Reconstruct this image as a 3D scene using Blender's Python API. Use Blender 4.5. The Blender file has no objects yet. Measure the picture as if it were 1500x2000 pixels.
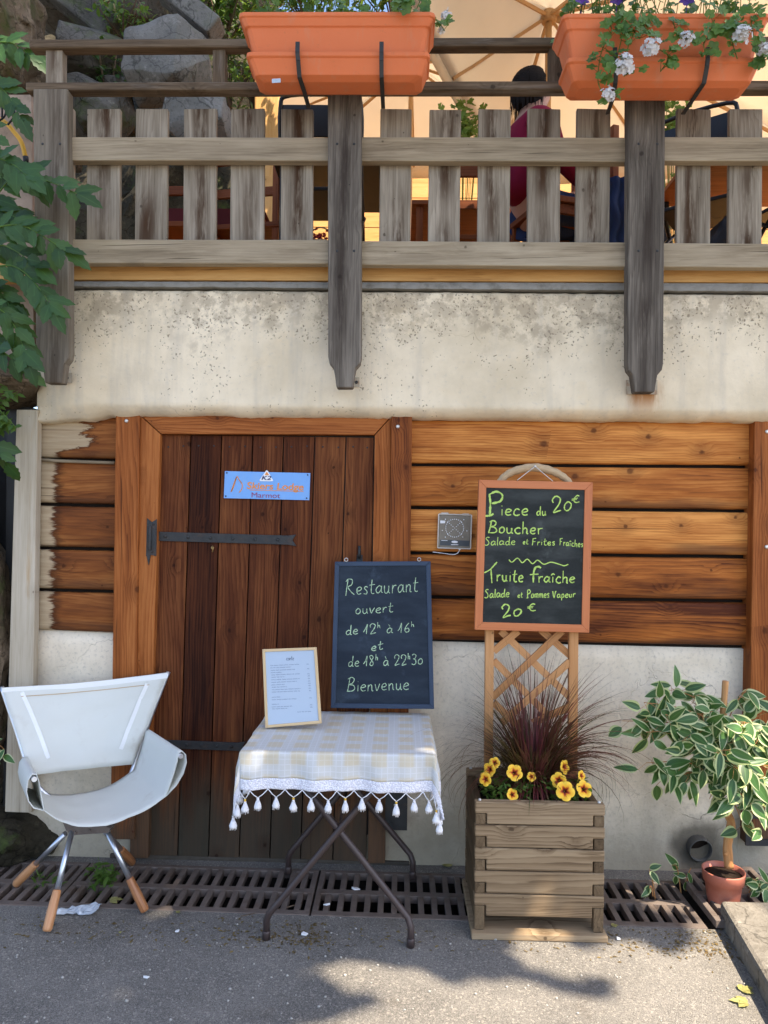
import bpy, bmesh, math, random
from mathutils import Vector, Matrix, noise as mnoise
R = math.radians
random.seed(7)
SC = bpy.context.scene
COL = SC.collection

# ---------------------------------------------------------------- camera
CAM = Vector((0.0, -3.55, 1.64))
FPX = 1444.0                       # focal length in photo pixels (photo 1500 x 2000)
YAW, PITCH, ROLL = R(1.25), R(0.75), R(0.8)
_f = Vector((-math.sin(YAW) * math.cos(PITCH), math.cos(YAW) * math.cos(PITCH), math.sin(PITCH)))
_r0 = _f.cross(Vector((0, 0, 1))).normalized()
_u0 = _r0.cross(_f).normalized()
_r = _r0 * math.cos(ROLL) + _u0 * math.sin(ROLL)
_u = _u0 * math.cos(ROLL) - _r0 * math.sin(ROLL)
cd = bpy.data.cameras.new("camera")
cd.sensor_fit = 'VERTICAL'; cd.sensor_height = 36.0; cd.lens = FPX / 2000 * 36
cd.clip_start = 0.05; cd.clip_end = 500
cam = bpy.data.objects.new("camera", cd); COL.objects.link(cam)
cam.matrix_world = Matrix(((_r.x, _u.x, -_f.x, CAM.x), (_r.y, _u.y, -_f.y, CAM.y), (_r.z, _u.z, -_f.z, CAM.z), (0, 0, 0, 1)))
SC.camera = cam

# ---------------------------------------------------------------- light
SUN_AZ, SUN_EL = R(50), R(57)      # azimuth to the right of the facade's outward normal
SUN = Vector((math.sin(SUN_AZ) * math.cos(SUN_EL), -math.cos(SUN_AZ) * math.cos(SUN_EL), math.sin(SUN_EL)))
w = bpy.data.worlds.new("World"); SC.world = w; w.use_nodes = True
nt = w.node_tree; bg = nt.nodes["Background"]
sky = nt.nodes.new("ShaderNodeTexSky"); sky.sky_type = 'NISHITA'; sky.sun_disc = False
sky.sun_elevation = SUN_EL; sky.sun_rotation = math.atan2(SUN.x, SUN.y); sky.altitude = 1000
sky.dust_density = 3.5; sky.ozone_density = 1.0; sky.air_density = .85
nt.links.new(sky.outputs[0], bg.inputs[0]); bg.inputs[1].default_value = 0.13
sl = bpy.data.lights.new("sun", 'SUN'); sl.energy = 3.7; sl.angle = R(0.5); sl.color = (1.0, 0.88, 0.71)
so = bpy.data.objects.new("sun", sl); COL.objects.link(so)
so.rotation_euler = SUN.to_track_quat('Z', 'Y').to_euler(); so.location = (4, -6, 12)
SC.view_settings.view_transform = 'Standard'; SC.view_settings.look = 'None'
SC.view_settings.exposure = 1.95; SC.view_settings.gamma = 1.0
SC.cycles.max_bounces = 8; SC.cycles.diffuse_bounces = 5; SC.cycles.transparent_max_bounces = 8
SC.cycles.use_denoising = True

# ---------------------------------------------------------------- geometry helpers
def ray(px, py):
    return (_f * FPX + _r * (px - 750) - _u * (py - 1000)).normalized()
def W(px, py, y=0.0):              # the point of a vertical plane parallel to the facade
    d = ray(px, py); return CAM + d * ((y - CAM.y) / d.y)
def G(px, py, z=0.0):              # the point of a level plane
    d = ray(px, py); return CAM + d * ((z - CAM.z) / d.z)
def PL(px, py, p, n):              # the point of any plane
    d = ray(px, py); return CAM + d * ((p - CAM).dot(n) / d.dot(n))
def topx(p):
    v = p - CAM; k = v.dot(_f)
    return 750 + FPX * v.dot(_r) / k, 1000 - FPX * v.dot(_u) / k
U = random.uniform
def V(*a): return Vector(a)

class MB:
    """collects shapes for one mesh; 'gc' runs along the grain, 'rnd' differs from board to board"""
    def __init__(s): s.v = []; s.f = []; s.g = []; s.r = []; s.m = []; s.sm = []
    def vert(s, p, g=(0, 0, 0), r=0.5):
        s.v.append(tuple(p)); s.g.append(tuple(g)); s.r.append(r); return len(s.v) - 1
    def face(s, idx, m=0, sm=False): s.f.append(tuple(idx)); s.m.append(m); s.sm.append(sm)
    def hexa(s, P, grain='x', m=0, rnd=None):
        """P: front TL TR BR BL, back TL TR BR BL"""
        rnd = random.random() if rnd is None else rnd
        P = [Vector(p) for p in P]
        c = sum(P, Vector()) / 8
        ex = ((P[1] + P[2] + P[5] + P[6]) - (P[0] + P[3] + P[4] + P[7])).normalized()
        ez = ((P[0] + P[1] + P[4] + P[5]) - (P[3] + P[2] + P[7] + P[6])).normalized()
        ey = ((P[4] + P[5] + P[6] + P[7]) - (P[0] + P[1] + P[2] + P[3])).normalized()
        a, b, d = {'x': (ex, ez, ey), 'z': (ez, ex, ey), 'y': (ey, ex, ez)}[grain]
        o1, o2 = random.random() * 30, random.random() * 30
        i = [s.vert(p, ((p - c).dot(a) + o1, (p - c).dot(b), (p - c).dot(d) + o2), rnd) for p in P]
        for q in ((0, 3, 2, 1), (4, 5, 6, 7), (0, 1, 5, 4), (3, 7, 6, 2), (0, 4, 7, 3), (1, 2, 6, 5)):
            s.face([i[k] for k in q], m)
        return s
    def slab(s, quad, y, th, grain='x', m=0, rnd=None):
        F = [W(a, b, y) for a, b in quad]
        return s.hexa(F + [p + V(0, th, 0) for p in F], grain, m, rnd)
    def box(s, c, size, rot=None, grain='x', m=0, rnd=None):
        c = Vector(c); hx, hy, hz = [k / 2 for k in size]
        rot = rot if rot is not None else Matrix.Identity(3)
        P = [V(-hx, -hy, hz), V(hx, -hy, hz), V(hx, -hy, -hz), V(-hx, -hy, -hz), V(-hx, hy, hz), V(hx, hy, hz), V(hx, hy, -hz), V(-hx, hy, -hz)]
        return s.hexa([c + rot @ p for p in P], grain, m, rnd)
    def bar(s, a, b, wd, th, side=(0, -1, 0), m=0, rnd=None):
        """square bar from a to b; width across, thickness towards 'side'"""
        a, b = Vector(a), Vector(b); ez = (b - a).normalized(); ey = Vector(side); ey = (ey - ez * ey.dot(ez)).normalized(); ex = ez.cross(ey)
        rot = Matrix((ex, ey, ez)).transposed()
        return s.box((a + b) / 2, (wd, th, (b - a).length), rot, 'z', m, rnd)
    def poly(s, pts, y, th, grain='z', m=0, rnd=None):
        """outline (photo px on plane y) extruded backwards"""
        rnd = random.random() if rnd is None else rnd
        F = [W(a, b, y) for a, b in pts]; c = sum(F, Vector()) / len(F); o1, o2 = U(0, 30), U(0, 30)
        def g(p): return (p.z - c.z + o1, p.x - c.x, p.y + o2) if grain == 'z' else (p.x - c.x + o1, p.z - c.z, p.y + o2)
        a = [s.vert(p, g(p), rnd) for p in F]; B = [p + V(0, th, 0) for p in F]; b = [s.vert(p, g(p), rnd) for p in B]
        s.face(a[::-1], m); s.face(b, m); n = len(a)
        for k in range(n): s.face((a[k], a[(k + 1) % n], b[(k + 1) % n], b[k]), m)
        return s
    def tube(s, pts, rad, seg=8, m=0, cap=True, rnd=None, sm=True):
        pts = [Vector(p) for p in pts]; n = len(pts)
        rad = rad if isinstance(rad, (list, tuple)) else [rad] * n
        rnd = random.random() if rnd is None else rnd; o1, o2 = U(0, 30), U(0, 30)
        ref = V(0, 0, 1); rings = []; L = 0
        t0 = (pts[1] - pts[0]).normalized()
        if abs(t0.dot(ref)) > .95: ref = V(1, 0, 0)
        e1 = (ref - t0 * ref.dot(t0)).normalized()
        for k in range(n):
            t = (pts[min(k + 1, n - 1)] - pts[max(k - 1, 0)])
            t = t.normalized() if t.length > 1e-9 else t0
            e1 = (e1 - t * e1.dot(t)).normalized(); e2 = t.cross(e1)
            if k: L += (pts[k] - pts[k - 1]).length
            rings.append([s.vert(pts[k] + (e1 * math.cos(q) + e2 * math.sin(q)) * rad[k], (L + o1, rad[k] * math.cos(q), rad[k] * math.sin(q) + o2), rnd) for q in [2 * math.pi * j / seg for j in range(seg)]])
        for k in range(n - 1):
            for j in range(seg):
                s.face((rings[k][j], rings[k][(j + 1) % seg], rings[k + 1][(j + 1) % seg], rings[k + 1][j]), m, sm)
        if cap: s.face(rings[0][::-1], m); s.face(rings[-1], m)
        return s
    def lathe(s, c, prof, seg=24, m=0, axis=None, cap=True):
        c = Vector(c); rot = axis.to_track_quat('Z', 'Y').to_matrix() if axis is not None else Matrix.Identity(3)
        rings = []
        for r, z in prof:
            rings.append([s.vert(c + rot @ V(r * math.cos(q), r * math.sin(q), z), (z, r * q, r)) for q in [2 * math.pi * j / seg for j in range(seg)]])
        for k in range(len(prof) - 1):
            for j in range(seg):
                s.face((rings[k][j], rings[k][(j + 1) % seg], rings[k + 1][(j + 1) % seg], rings[k + 1][j]), m, True)
        if cap: s.face(rings[0][::-1], m); s.face(rings[-1], m)
        return s
    def ball(s, c, r, m=0, seg=10):
        c = Vector(c); r = r if isinstance(r, (tuple, list)) else (r, r, r)
        prof = [(math.sin(math.pi * k / 6), -math.cos(math.pi * k / 6)) for k in range(7)]
        rings = []
        for q, z in prof:
            q = max(q, .02)
            rings.append([s.vert(c + V(r[0] * q * math.cos(a), r[1] * q * math.sin(a), r[2] * z)) for a in [2 * math.pi * j / seg for j in range(seg)]])
        for k in range(6):
            for j in range(seg): s.face((rings[k][j], rings[k][(j + 1) % seg], rings[k + 1][(j + 1) % seg], rings[k + 1][j]), m, True)
        return s
    def grid(s, P, G2=None, m=0, sm=True, rnd=.5):
        """P: rows of points"""
        I = [[s.vert(p, G2[a][b] if G2 else (0, 0, 0), rnd) for b, p in enumerate(row)] for a, row in enumerate(P)]
        for a in range(len(P) - 1):
            for b in range(len(P[0]) - 1): s.face((I[a][b], I[a + 1][b], I[a + 1][b + 1], I[a][b + 1]), m, sm)
        return s
    def leaf(s, p, d, nrm, L, wd, m=0, m2=None, fold=.25, curl=.15, teeth=0, seg=6, peak=.42, rnd=None):
        """a leaf from its stalk p along d; m2 = material of the pale margin"""
        d = Vector(d).normalized(); nrm = Vector(nrm); nrm = (nrm - d * nrm.dot(d))
        nrm = nrm.normalized() if nrm.length > 1e-5 else d.orthogonal().normalized()
        x = d.cross(nrm); rnd = random.random() if rnd is None else rnd
        rows = []
        e = math.log(.5) / math.log(peak)
        for k in range(seg + 1):
            t = k / seg; hw = wd / 2 * math.sin(math.pi * t ** e) ** .85 if 0 < t < 1 else .0005
            if teeth and 0 < k < seg: hw *= 1 + teeth * (1 if k % 2 else -1)
            c = Vector(p) + d * (L * t) - nrm * (curl * L * t * t)
            offs = (-1, -.58 - .2 * rnd, 0, .58 + .2 * rnd, 1) if m2 is not None else (-1, 0, 1)
            rows.append([s.vert(c + x * (hw * o) + nrm * (abs(o) * hw * fold), (t, o, 0), rnd) for o in offs])
        nn = len(rows[0]) - 1
        for k in range(seg):
            for j in range(nn):
                mm = m2 if (m2 is not None and j in (0, nn - 1)) else m
                s.face((rows[k][j], rows[k][j + 1], rows[k + 1][j + 1], rows[k + 1][j]), mm, True)
        return s
    def ribbon(s, pts, n, wd, m=0):
        """flat stroke lying on a surface with normal n"""
        prev = None; N = len(pts)
        for k in range(N):
            t = (pts[min(k + 1, N - 1)] - pts[max(k - 1, 0)])
            if t.length < 1e-9: t = V(1, 0, 0)
            x = t.normalized().cross(n) * (wd[k] / 2 if isinstance(wd, list) else wd / 2)
            a = s.vert(pts[k] - x, (k * .01, -1, 0)); b = s.vert(pts[k] + x, (k * .01, 1, 0))
            if prev: s.face((prev[0], prev[1], b, a), m)
            prev = (a, b)
        return s
    def build(s, name, mats, parent=None, bevel=0, label=None, weld=False):
        me = bpy.data.meshes.new(name); me.from_pydata(s.v, [], s.f); me.update()
        for m_ in (mats if isinstance(mats, (list, tuple)) else [mats]): me.materials.append(m_)
        me.polygons.foreach_set('material_index', s.m); me.polygons.foreach_set('use_smooth', s.sm)
        a = me.attributes.new('gc', 'FLOAT_VECTOR', 'POINT'); a.data.foreach_set('vector', [k for g in s.g for k in g])
        a = me.attributes.new('rnd', 'FLOAT', 'POINT'); a.data.foreach_set('value', s.r)
        if weld:
            bm = bmesh.new(); bm.from_mesh(me); bmesh.ops.remove_doubles(bm, verts=bm.verts, dist=1e-5); bm.to_mesh(me); bm.free()
        o = bpy.data.objects.new(name, me); COL.objects.link(o)
        if bevel:
            b = o.modifiers.new('bevel', 'BEVEL'); b.width = bevel; b.segments = 2; b.limit_method = 'ANGLE'; b.angle_limit = R(40); b.harden_normals = False
        if parent is not None:
            o.parent = parent; o.matrix_parent_inverse = Matrix.Translation(-parent.location)
        if label: o['label'] = label
        return o

def thing(name, label, cat, loc=(0, 0, 0), group=None):
    o = bpy.data.objects.new(name, None); COL.objects.link(o); o.location = loc
    o.empty_display_size = .1
    o['label'] = label; o['category'] = cat
    if group: o['group'] = group
    return o
def tag(o, label=None, cat=None, group=None, kind=None):
    if label: o['label'] = label
    if cat: o['category'] = cat
    if group: o['group'] = group
    if kind: o['kind'] = kind
    return o
def smooth_path(pts, n=6):
    pts = [Vector(p) for p in pts]; out = []
    for k in range(len(pts) - 1):
        p0, p1, p2, p3 = pts[max(k - 1, 0)], pts[k], pts[k + 1], pts[min(k + 2, len(pts) - 1)]
        for j in range(n):
            t = j / n
            out.append(.5 * ((2 * p1) + (p2 - p0) * t + (2 * p0 - 5 * p1 + 4 * p2 - p3) * t * t + (3 * p1 - p0 - 3 * p2 + p3) * t ** 3))
    out.append(pts[-1]); return out

# ---------------------------------------------------------------- materials
class NT:
    def __init__(s, name):
        s.mat = bpy.data.materials.new(name); s.mat.use_nodes = True; s.t = s.mat.node_tree; s.b = s.t.nodes['Principled BSDF']
        s.out = s.t.nodes['Material Output']
    def put(s, sock, v):
        if isinstance(v, bpy.types.NodeSocket): s.t.links.new(v, sock)
        else:
            if isinstance(v, (tuple, list)) and len(v) == 3 and sock.type == 'RGBA': v = (*v, 1)
            sock.default_value = v
    def n(s, typ, ins=None, **props):
        nd = s.t.nodes.new(typ)
        for k, v in props.items(): setattr(nd, k, v)
        for k, v in (ins or {}).items(): s.put(nd.inputs[k], v)
        return nd
    def attr(s, name, out='Vector'): return s.n('ShaderNodeAttribute', attribute_name=name).outputs[out]
    def obj(s): return s.n('ShaderNodeTexCoord').outputs['Object']
    def math(s, op, a, b=0.0, c=0.0, clamp=False):
        return s.n('ShaderNodeMath', {0: a, 1: b, 2: c}, operation=op, use_clamp=clamp).outputs[0]
    def vmul(s, v, k): return s.n('ShaderNodeVectorMath', {0: v, 1: k}, operation='MULTIPLY').outputs[0]
    def vadd(s, v, k): return s.n('ShaderNodeVectorMath', {0: v, 1: k}, operation='ADD').outputs[0]
    def sep(s, v): return s.n('ShaderNodeSeparateXYZ', {0: v}).outputs
    def comb(s, x, y, z): return s.n('ShaderNodeCombineXYZ', {0: x, 1: y, 2: z}).outputs[0]
    def noise(s, v, scale=1.0, detail=3.0, rough=.55, dist=0.0):
        return s.n('ShaderNodeTexNoise', {'Vector': v, 'Scale': scale, 'Detail': detail, 'Roughness': rough, 'Distortion': dist}).outputs[0]
    def voro(s, v, scale, feature='F1', out='Distance', rnd=1.0):
        return s.n('ShaderNodeTexVoronoi', {'Vector': v, 'Scale': scale, 'Randomness': rnd}, feature=feature).outputs[out]
    def step(s, v, a, b): # smooth 0..1 between a and b
        return s.n('ShaderNodeMapRange', {0: v, 1: a, 2: b, 3: 0.0, 4: 1.0}, interpolation_type='SMOOTHSTEP').outputs[0]
    def mix(s, f, a, b, blend='MIX'):
        return s.n('ShaderNodeMix', {0: f, 6: a, 7: b}, data_type='RGBA', blend_type=blend).outputs[2]
    def ramp(s, f, stops):
        nd = s.n('ShaderNodeValToRGB', {0: f}); cr = nd.color_ramp
        while len(cr.elements) < len(stops): cr.elements.new(.5)
        for e, (p, c) in zip(cr.elements, stops): e.position = p; e.color = (*c, 1)
        return nd.outputs[0]
    def bump(s, h, strength=.3, dist=.01):
        s.put(s.b.inputs['Normal'], s.n('ShaderNodeBump', {'Height': h, 'Strength': strength, 'Distance': dist}).outputs[0])
    def done(s, col=None, rough=.7, spec=.3, **kw):
        if col is not None: s.put(s.b.inputs['Base Color'], col)
        s.put(s.b.inputs['Roughness'], rough); s.put(s.b.inputs['Specular IOR Level'], spec)
        for k, v in kw.items(): s.put(s.b.inputs[k.replace('_', ' ')], v)
        return s.mat

def wood(name, dark, mid, light, freq=38, ring=.6, fib=.45, blotch=.35, knots=1.0, weather=None, wamt=.0, core=None, coreamt=0., rough=.7, spec=.12, bump=.35, tint=.3, extra=None):
    n = NT(name); gc = n.attr('gc'); rnd = n.attr('rnd', 'Fac'); x, y, z = n.sep(gc)
    big = n.noise(n.vmul(gc, (.5, 3.6, 3.6)), 1.0, 2.5, .5)
    mid_ = n.noise(n.vmul(gc, (2.6, 24.0, 24.0)), 1.0, 4.0, .6)
    fb = n.noise(n.vmul(gc, (5.0, 260.0, 260.0)), 1.0, 3.0, .6)
    fb2 = n.noise(n.vmul(gc, (2.2, 60.0, 60.0)), 1.0, 3.0, .6)
    kv = n.n('ShaderNodeTexVoronoi', {'Vector': n.vmul(gc, (.82, 1, 1)), 'Scale': 4.6}, voronoi_dimensions='2D'); ks = n.sep(kv.outputs[1])[0]
    kd = n.math('ADD', kv.outputs[0], n.math('MULTIPLY', n.math('SUBTRACT', n.noise(gc, 70.0, 2.0), .5), .06))
    kr = n.math('ADD', .004, n.math('MULTIPLY', n.math('POWER', ks, 2.2), .085 * knots))
    kf = n.math('MULTIPLY', n.step(kd, n.math('ADD', n.math('MULTIPLY', kr, 2.6), .16), n.math('MULTIPLY', kr, .8)), n.step(kr, .01, .05))
    kc = n.step(kd, kr, n.math('MULTIPLY', kr, .35))
    fld = n.math('ADD', n.math('MULTIPLY', y, float(freq)), n.math('MULTIPLY', big, 15.0))
    fld = n.math('ADD', fld, n.math('ADD', n.math('MULTIPLY', kf, 1.6 * min(1, knots)), n.math('ADD', n.math('MULTIPLY', fb2, .9), n.math('MULTIPLY', mid_, 1.1))))
    saw = n.math('FRACT', fld)                            # soft early wood rising to a hard late-wood line
    rg = n.math('POWER', n.math('MULTIPLY', saw, n.step(saw, 1.0, .86)), 2.4)
    amp = n.step(n.noise(n.vmul(gc, (1.1, 9.0, 9.0)), 1.0, 3.0, .6), .32, .72)
    rg = n.math('MULTIPLY', rg, n.math('ADD', .25, amp))
    val = n.math('ADD', n.math('MULTIPLY', rg, ring * -.62), n.math('ADD', n.math('MULTIPLY', n.math('SUBTRACT', fb, .5), fib * 1.1), n.math('MULTIPLY', n.math('SUBTRACT', fb2, .5), fib * 1.2)))
    val = n.math('ADD', val, n.math('ADD', .5 + ring * .14, n.math('MULTIPLY', n.math('SUBTRACT', rnd, .5), tint)))
    bl = n.noise(n.vmul(gc, (1.3, 8.0, 8.0)), 1.0, 5.0, .62)
    val = n.math('ADD', val, n.math('ADD', n.math('MULTIPLY', n.math('SUBTRACT', bl, .5), blotch * 1.5), n.math('MULTIPLY', n.math('SUBTRACT', mid_, .5), blotch * .9)))
    col = n.ramp(val, [(.10, dark), (.5, mid), (.9, light)])
    if core is not None:
        cm = n.step(n.math('ABSOLUTE', n.math('ADD', y, n.math('MULTIPLY', n.math('SUBTRACT', big, .5), .12))), .058, .004)
        cm = n.math('MULTIPLY', cm, n.step(n.noise(n.vmul(gc, (3.2, 22.0, 22.0)), 1.0, 5.0, .65), .36, .58))
        cm = n.math('MULTIPLY', cm, n.step(n.noise(n.vmul(gc, (1.7, 1.0, 1.0)), 1.0, 2.0), .3, .55))
        col = n.mix(n.math('MULTIPLY', cm, coreamt), col, core)
    if weather is not None:
        wm = n.step(n.noise(n.vmul(gc, (2.0, 16.0, 16.0)), 1.0, 4.0, .65), .62 - wamt * .35, .8 - wamt * .3)
        col = n.mix(n.math('MULTIPLY', wm, .85), col, weather)
    if extra is not None: col = extra(n, gc, col)
    col = n.mix(n.math('MULTIPLY', kf, .28), col, dark)
    col = n.mix(n.math('MULTIPLY', kc, .72), col, tuple(k * .75 for k in dark))
    ck = n.math('MULTIPLY', n.step(n.noise(n.vmul(gc, (1.5, 80.0, 80.0)), 1.0, 2.0, .5), .69, .75), .7)
    col = n.mix(ck, col, tuple(k * .35 for k in dark))
    n.bump(n.math('SUBTRACT', n.math('ADD', n.math('MULTIPLY', fb2, .7), n.math('MULTIPLY', rg, .25)), ck), bump, .004)
    return n.done(col, n.math('ADD', rough - .08, n.math('MULTIPLY', bl, .16)), spec)

def plain(name, col, rough=.6, spec=.3, var=.15, scale=8, metal=0.0, bump=0.0, dirt=None, damt=.4):
    n = NT(name); o = n.obj(); k = n.noise(o, scale, 5, .6)
    c = n.mix(k, tuple(v * (1 - var) for v in col), tuple(min(1, v * (1 + var)) for v in col))
    if dirt is not None: c = n.mix(n.math('MULTIPLY', n.step(n.noise(o, scale * .6, 6, .65), .5, .72), damt), c, dirt)
    if bump: n.bump(n.noise(o, scale * 12, 3, .6), bump, .004)
    return n.done(c, rough, spec, Metallic=metal)

def leafmat(name, col, col2, trans=.35, rough=.45, vein=True):
    n = NT(name); rnd = n.attr('rnd', 'Fac'); gc = n.attr('gc'); x, y, z = n.sep(gc)
    c = n.mix(rnd, col, col2)
    if vein:
        vm = n.step(n.math('ABSOLUTE', y), .12, .02); c = n.mix(n.math('MULTIPLY', vm, .35), c, tuple(min(1, k * 1.9) for k in col2))
    c = n.mix(n.math('MULTIPLY', n.noise(n.obj(), 40, 3), .45), c, tuple(k * .6 for k in col))
    n.done(c, rough, .35)
    tr = n.n('ShaderNodeBsdfTranslucent', {'Color': n.mix(.5, c, (.25, .38, .04))})
    mx = n.n('ShaderNodeMixShader', {0: trans, 1: n.b.outputs[0], 2: tr.outputs[0]})
    n.t.links.new(mx.outputs[0], n.out.inputs[0]); return n.mat

def fabric(name, col, trans=.0, scale=900, dirt=None):
    n = NT(name); o = n.obj()
    k = n.noise(o, 3.5, 5, .6); c = n.mix(k, tuple(v * .88 for v in col), col)
    if dirt is not None: c = n.mix(n.math('MULTIPLY', n.step(n.noise(o, 6, 5, .65), .55, .75), .35), c, dirt)
    n.bump(n.noise(o, scale, 2), .25, .001); n.done(c, .85, .15)
    if trans:
        tr = n.n('ShaderNodeBsdfTranslucent', {'Color': c}); mx = n.n('ShaderNodeMixShader', {0: trans, 1: n.b.outputs[0], 2: tr.outputs[0]})
        n.t.links.new(mx.outputs[0], n.out.inputs[0])
    return n.mat

M = {}
M['rail_grey'] = wood('weathered grey wood', (.105, .077, .048), (.31, .248, .165), (.47, .39, .275), freq=40, ring=.25, fib=.38, blotch=.45, core=(.09, .058, .034), coreamt=.35, knots=.8, rough=.85, spec=.15)
M['picket'] = wood('weathered picket wood', (.075, .054, .036), (.235, .195, .145), (.42, .36, .28), freq=44, ring=.32, fib=.5, blotch=.55, core=(.055, .028, .014), coreamt=1.0, knots=.7, rough=.85, spec=.15)
M['post_grey'] = wood('dark weathered post wood', (.03, .023, .018), (.112, .094, .075), (.25, .215, .172), freq=40, ring=.3, fib=.55, blotch=.5, core=(.034, .024, .018), coreamt=.8, knots=.7, rough=.85, spec=.15)
M['post_mid'] = wood('grey weathered post wood', (.06, .047, .035), (.17, .142, .108), (.30, .26, .2), freq=40, ring=.28, fib=.45, blotch=.5, core=(.05, .033, .022), coreamt=.6, knots=.6, rough=.85, spec=.1)
M['top_rail'] = wood('brown weathered handrail wood', (.04, .027, .018), (.13, .093, .06), (.26, .2, .14), freq=44, ring=.3, fib=.5, blotch=.6, weather=(.2, .17, .14), wamt=.25, rough=.85)
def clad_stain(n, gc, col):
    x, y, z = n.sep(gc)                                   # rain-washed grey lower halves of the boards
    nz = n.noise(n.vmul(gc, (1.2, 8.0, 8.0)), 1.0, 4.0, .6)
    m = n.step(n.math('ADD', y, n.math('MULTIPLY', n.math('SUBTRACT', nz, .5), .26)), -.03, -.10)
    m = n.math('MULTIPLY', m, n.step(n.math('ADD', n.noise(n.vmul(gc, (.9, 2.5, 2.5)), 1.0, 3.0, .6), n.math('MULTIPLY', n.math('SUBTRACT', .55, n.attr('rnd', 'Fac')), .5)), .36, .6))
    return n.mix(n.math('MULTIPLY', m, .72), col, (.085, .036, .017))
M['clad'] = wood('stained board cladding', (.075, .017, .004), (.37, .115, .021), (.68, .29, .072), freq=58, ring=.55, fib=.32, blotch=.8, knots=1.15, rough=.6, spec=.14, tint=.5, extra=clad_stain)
def clad_worn(n, gc, col):
    col = clad_stain(n, gc, col)
    p = n.sep(n.obj()); nz = n.noise(n.vmul(n.obj(), (6.0, 6.0, 26.0)), 1.0, 5.0, .65)
    tp = n.step(p[2], 1.95, 2.0)
    nz = n.math('ADD', n.math('MULTIPLY', nz, .65), n.math('MULTIPLY', n.noise(n.vmul(n.obj(), (14.0, 14.0, 95.0)), 1.0, 5.0, .7), .35))
    fx = n.math('SUBTRACT', n.math('ADD', p[0], 1.688), n.math('MULTIPLY', tp, .16))
    fx = n.math('ADD', fx, n.math('MULTIPLY', n.math('SUBTRACT', nz, .5), n.math('ADD', .2, n.math('MULTIPLY', tp, .34))))
    m = n.step(fx, .015, -.012); rim = n.step(fx, .06, .01)
    raw = n.mix(n.noise(n.vmul(gc, (4.0, 70.0, 70.0)), 1.0, 4.0, .6), (.26, .17, .085), (.60, .48, .32))
    col = n.mix(n.math('MULTIPLY', rim, .75), col, (.045, .014, .005))
    return n.mix(n.math('MULTIPLY', m, .95), col, raw)   # varnish peeled off at the corner
M['clad_worn'] = wood('peeling board cladding', (.05, .014, .004), (.2, .062, .014), (.42, .17, .045), freq=55, ring=.45, fib=.35, blotch=.65, knots=.9, rough=.6, spec=.14, extra=clad_worn)
M['end_grain'] = wood('dark end grain', (.045, .028, .015), (.12, .08, .044), (.2, .14, .08), freq=60, ring=.5, fib=.4, blotch=.4, knots=0)
def door_age(n, gc, col):
    p = n.sep(n.obj()); nz = n.noise(n.vmul(n.obj(), (9.0, 9.0, 1.6)), 1.0, 4.0, .6)
    m = n.step(n.math('ADD', p[2], n.math('MULTIPLY', nz, .9)), 1.1, .6)
    return n.mix(n.math('MULTIPLY', m, .8), col, (.05, .046, .033))
M['orange'] = wood('stained orange larch', (.065, .014, .0035), (.255, .074, .016), (.46, .165, .045), freq=62, ring=.6, fib=.32, blotch=.5, knots=1.0, rough=.6, spec=.14, tint=.5, extra=door_age)
M['door'] = wood('dark stained door planks', (.018, .005, .0025), (.085, .024, .0085), (.22, .078, .025), freq=66, ring=.5, fib=.38, blotch=.5, knots=.8, rough=.65, spec=.1, tint=.62, extra=door_age)
M['white_post'] = wood('bleached white post', (.2, .145, .09), (.42, .355, .26), (.57, .50, .39), freq=24, ring=.25, fib=.4, blotch=.4, knots=.4, weather=(.42, .28, .14), wamt=.06, rough=.85)
M['tan_board'] = wood('tan floor edge board', (.24, .11, .034), (.50, .275, .095), (.62, .38, .15), freq=18, ring=.25, fib=.35, blotch=.6, knots=.4, rough=.75)
M['planter'] = wood('grey brown planter pine', (.055, .032, .017), (.22, .15, .085), (.36, .265, .16), freq=50, ring=.9, fib=.3, blotch=.35, knots=.8, rough=.75)
M['trellis'] = wood('orange trellis wood', (.2, .085, .03), (.46, .22, .085), (.6, .33, .15), freq=40, ring=.4, fib=.3, blotch=.35, knots=.3, rough=.6)
M['frame_red'] = wood('red brown frame wood', (.3, .085, .03), (.50, .16, .055), (.58, .22, .085), freq=60, ring=.2, fib=.25, blotch=.25, knots=0, rough=.5, spec=.35)
M['driftwood'] = wood('pale bare branch', (.24, .15, .08), (.47, .34, .2), (.6, .46, .3), freq=50, ring=.25, fib=.35, blotch=.4, knots=.5)
M['chair_wood'] = wood('varnished chair leg wood', (.2, .07, .025), (.45, .2, .08), (.58, .3, .14), freq=90, ring=.4, fib=.35, blotch=.3, knots=0, rough=.4, spec=.4)
M['pine_wall'] = wood('pale orange pine boards', (.36, .17, .05), (.62, .34, .12), (.74, .46, .2), freq=20, ring=.4, fib=.25, blotch=.35, knots=.6)
M['terrace_wood'] = wood('red brown furniture wood', (.07, .018, .007), (.2, .06, .02), (.32, .11, .04), freq=40, ring=.3, fib=.3, blotch=.3, knots=.2, rough=.5)
M['menu_frame'] = wood('light menu frame wood', (.42, .28, .13), (.62, .45, .25), (.7, .54, .33), freq=90, ring=.2, fib=.25, blotch=.2, knots=0, rough=.5)
M['iron'] = plain('black wrought iron', (.035, .036, .036), .55, .4, .4, 30, .3, .4, (.08, .05, .035), .5)
M['cast'] = plain('rusty cast iron', (.15, .118, .098), .75, .25, .4, 14, .1, .5, (.1, .058, .035), .6)
M['steel'] = plain('brushed aluminium tube', (.6, .62, .66), .32, .5, .1, 30, .9)
M['dark_tube'] = plain('dark brown lacquered tube', (.055, .038, .034), .42, .45, .2, 20, .15)
M['black'] = plain('black painted metal', (.018, .018, .018), .45, .4, .3, 20)
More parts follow.
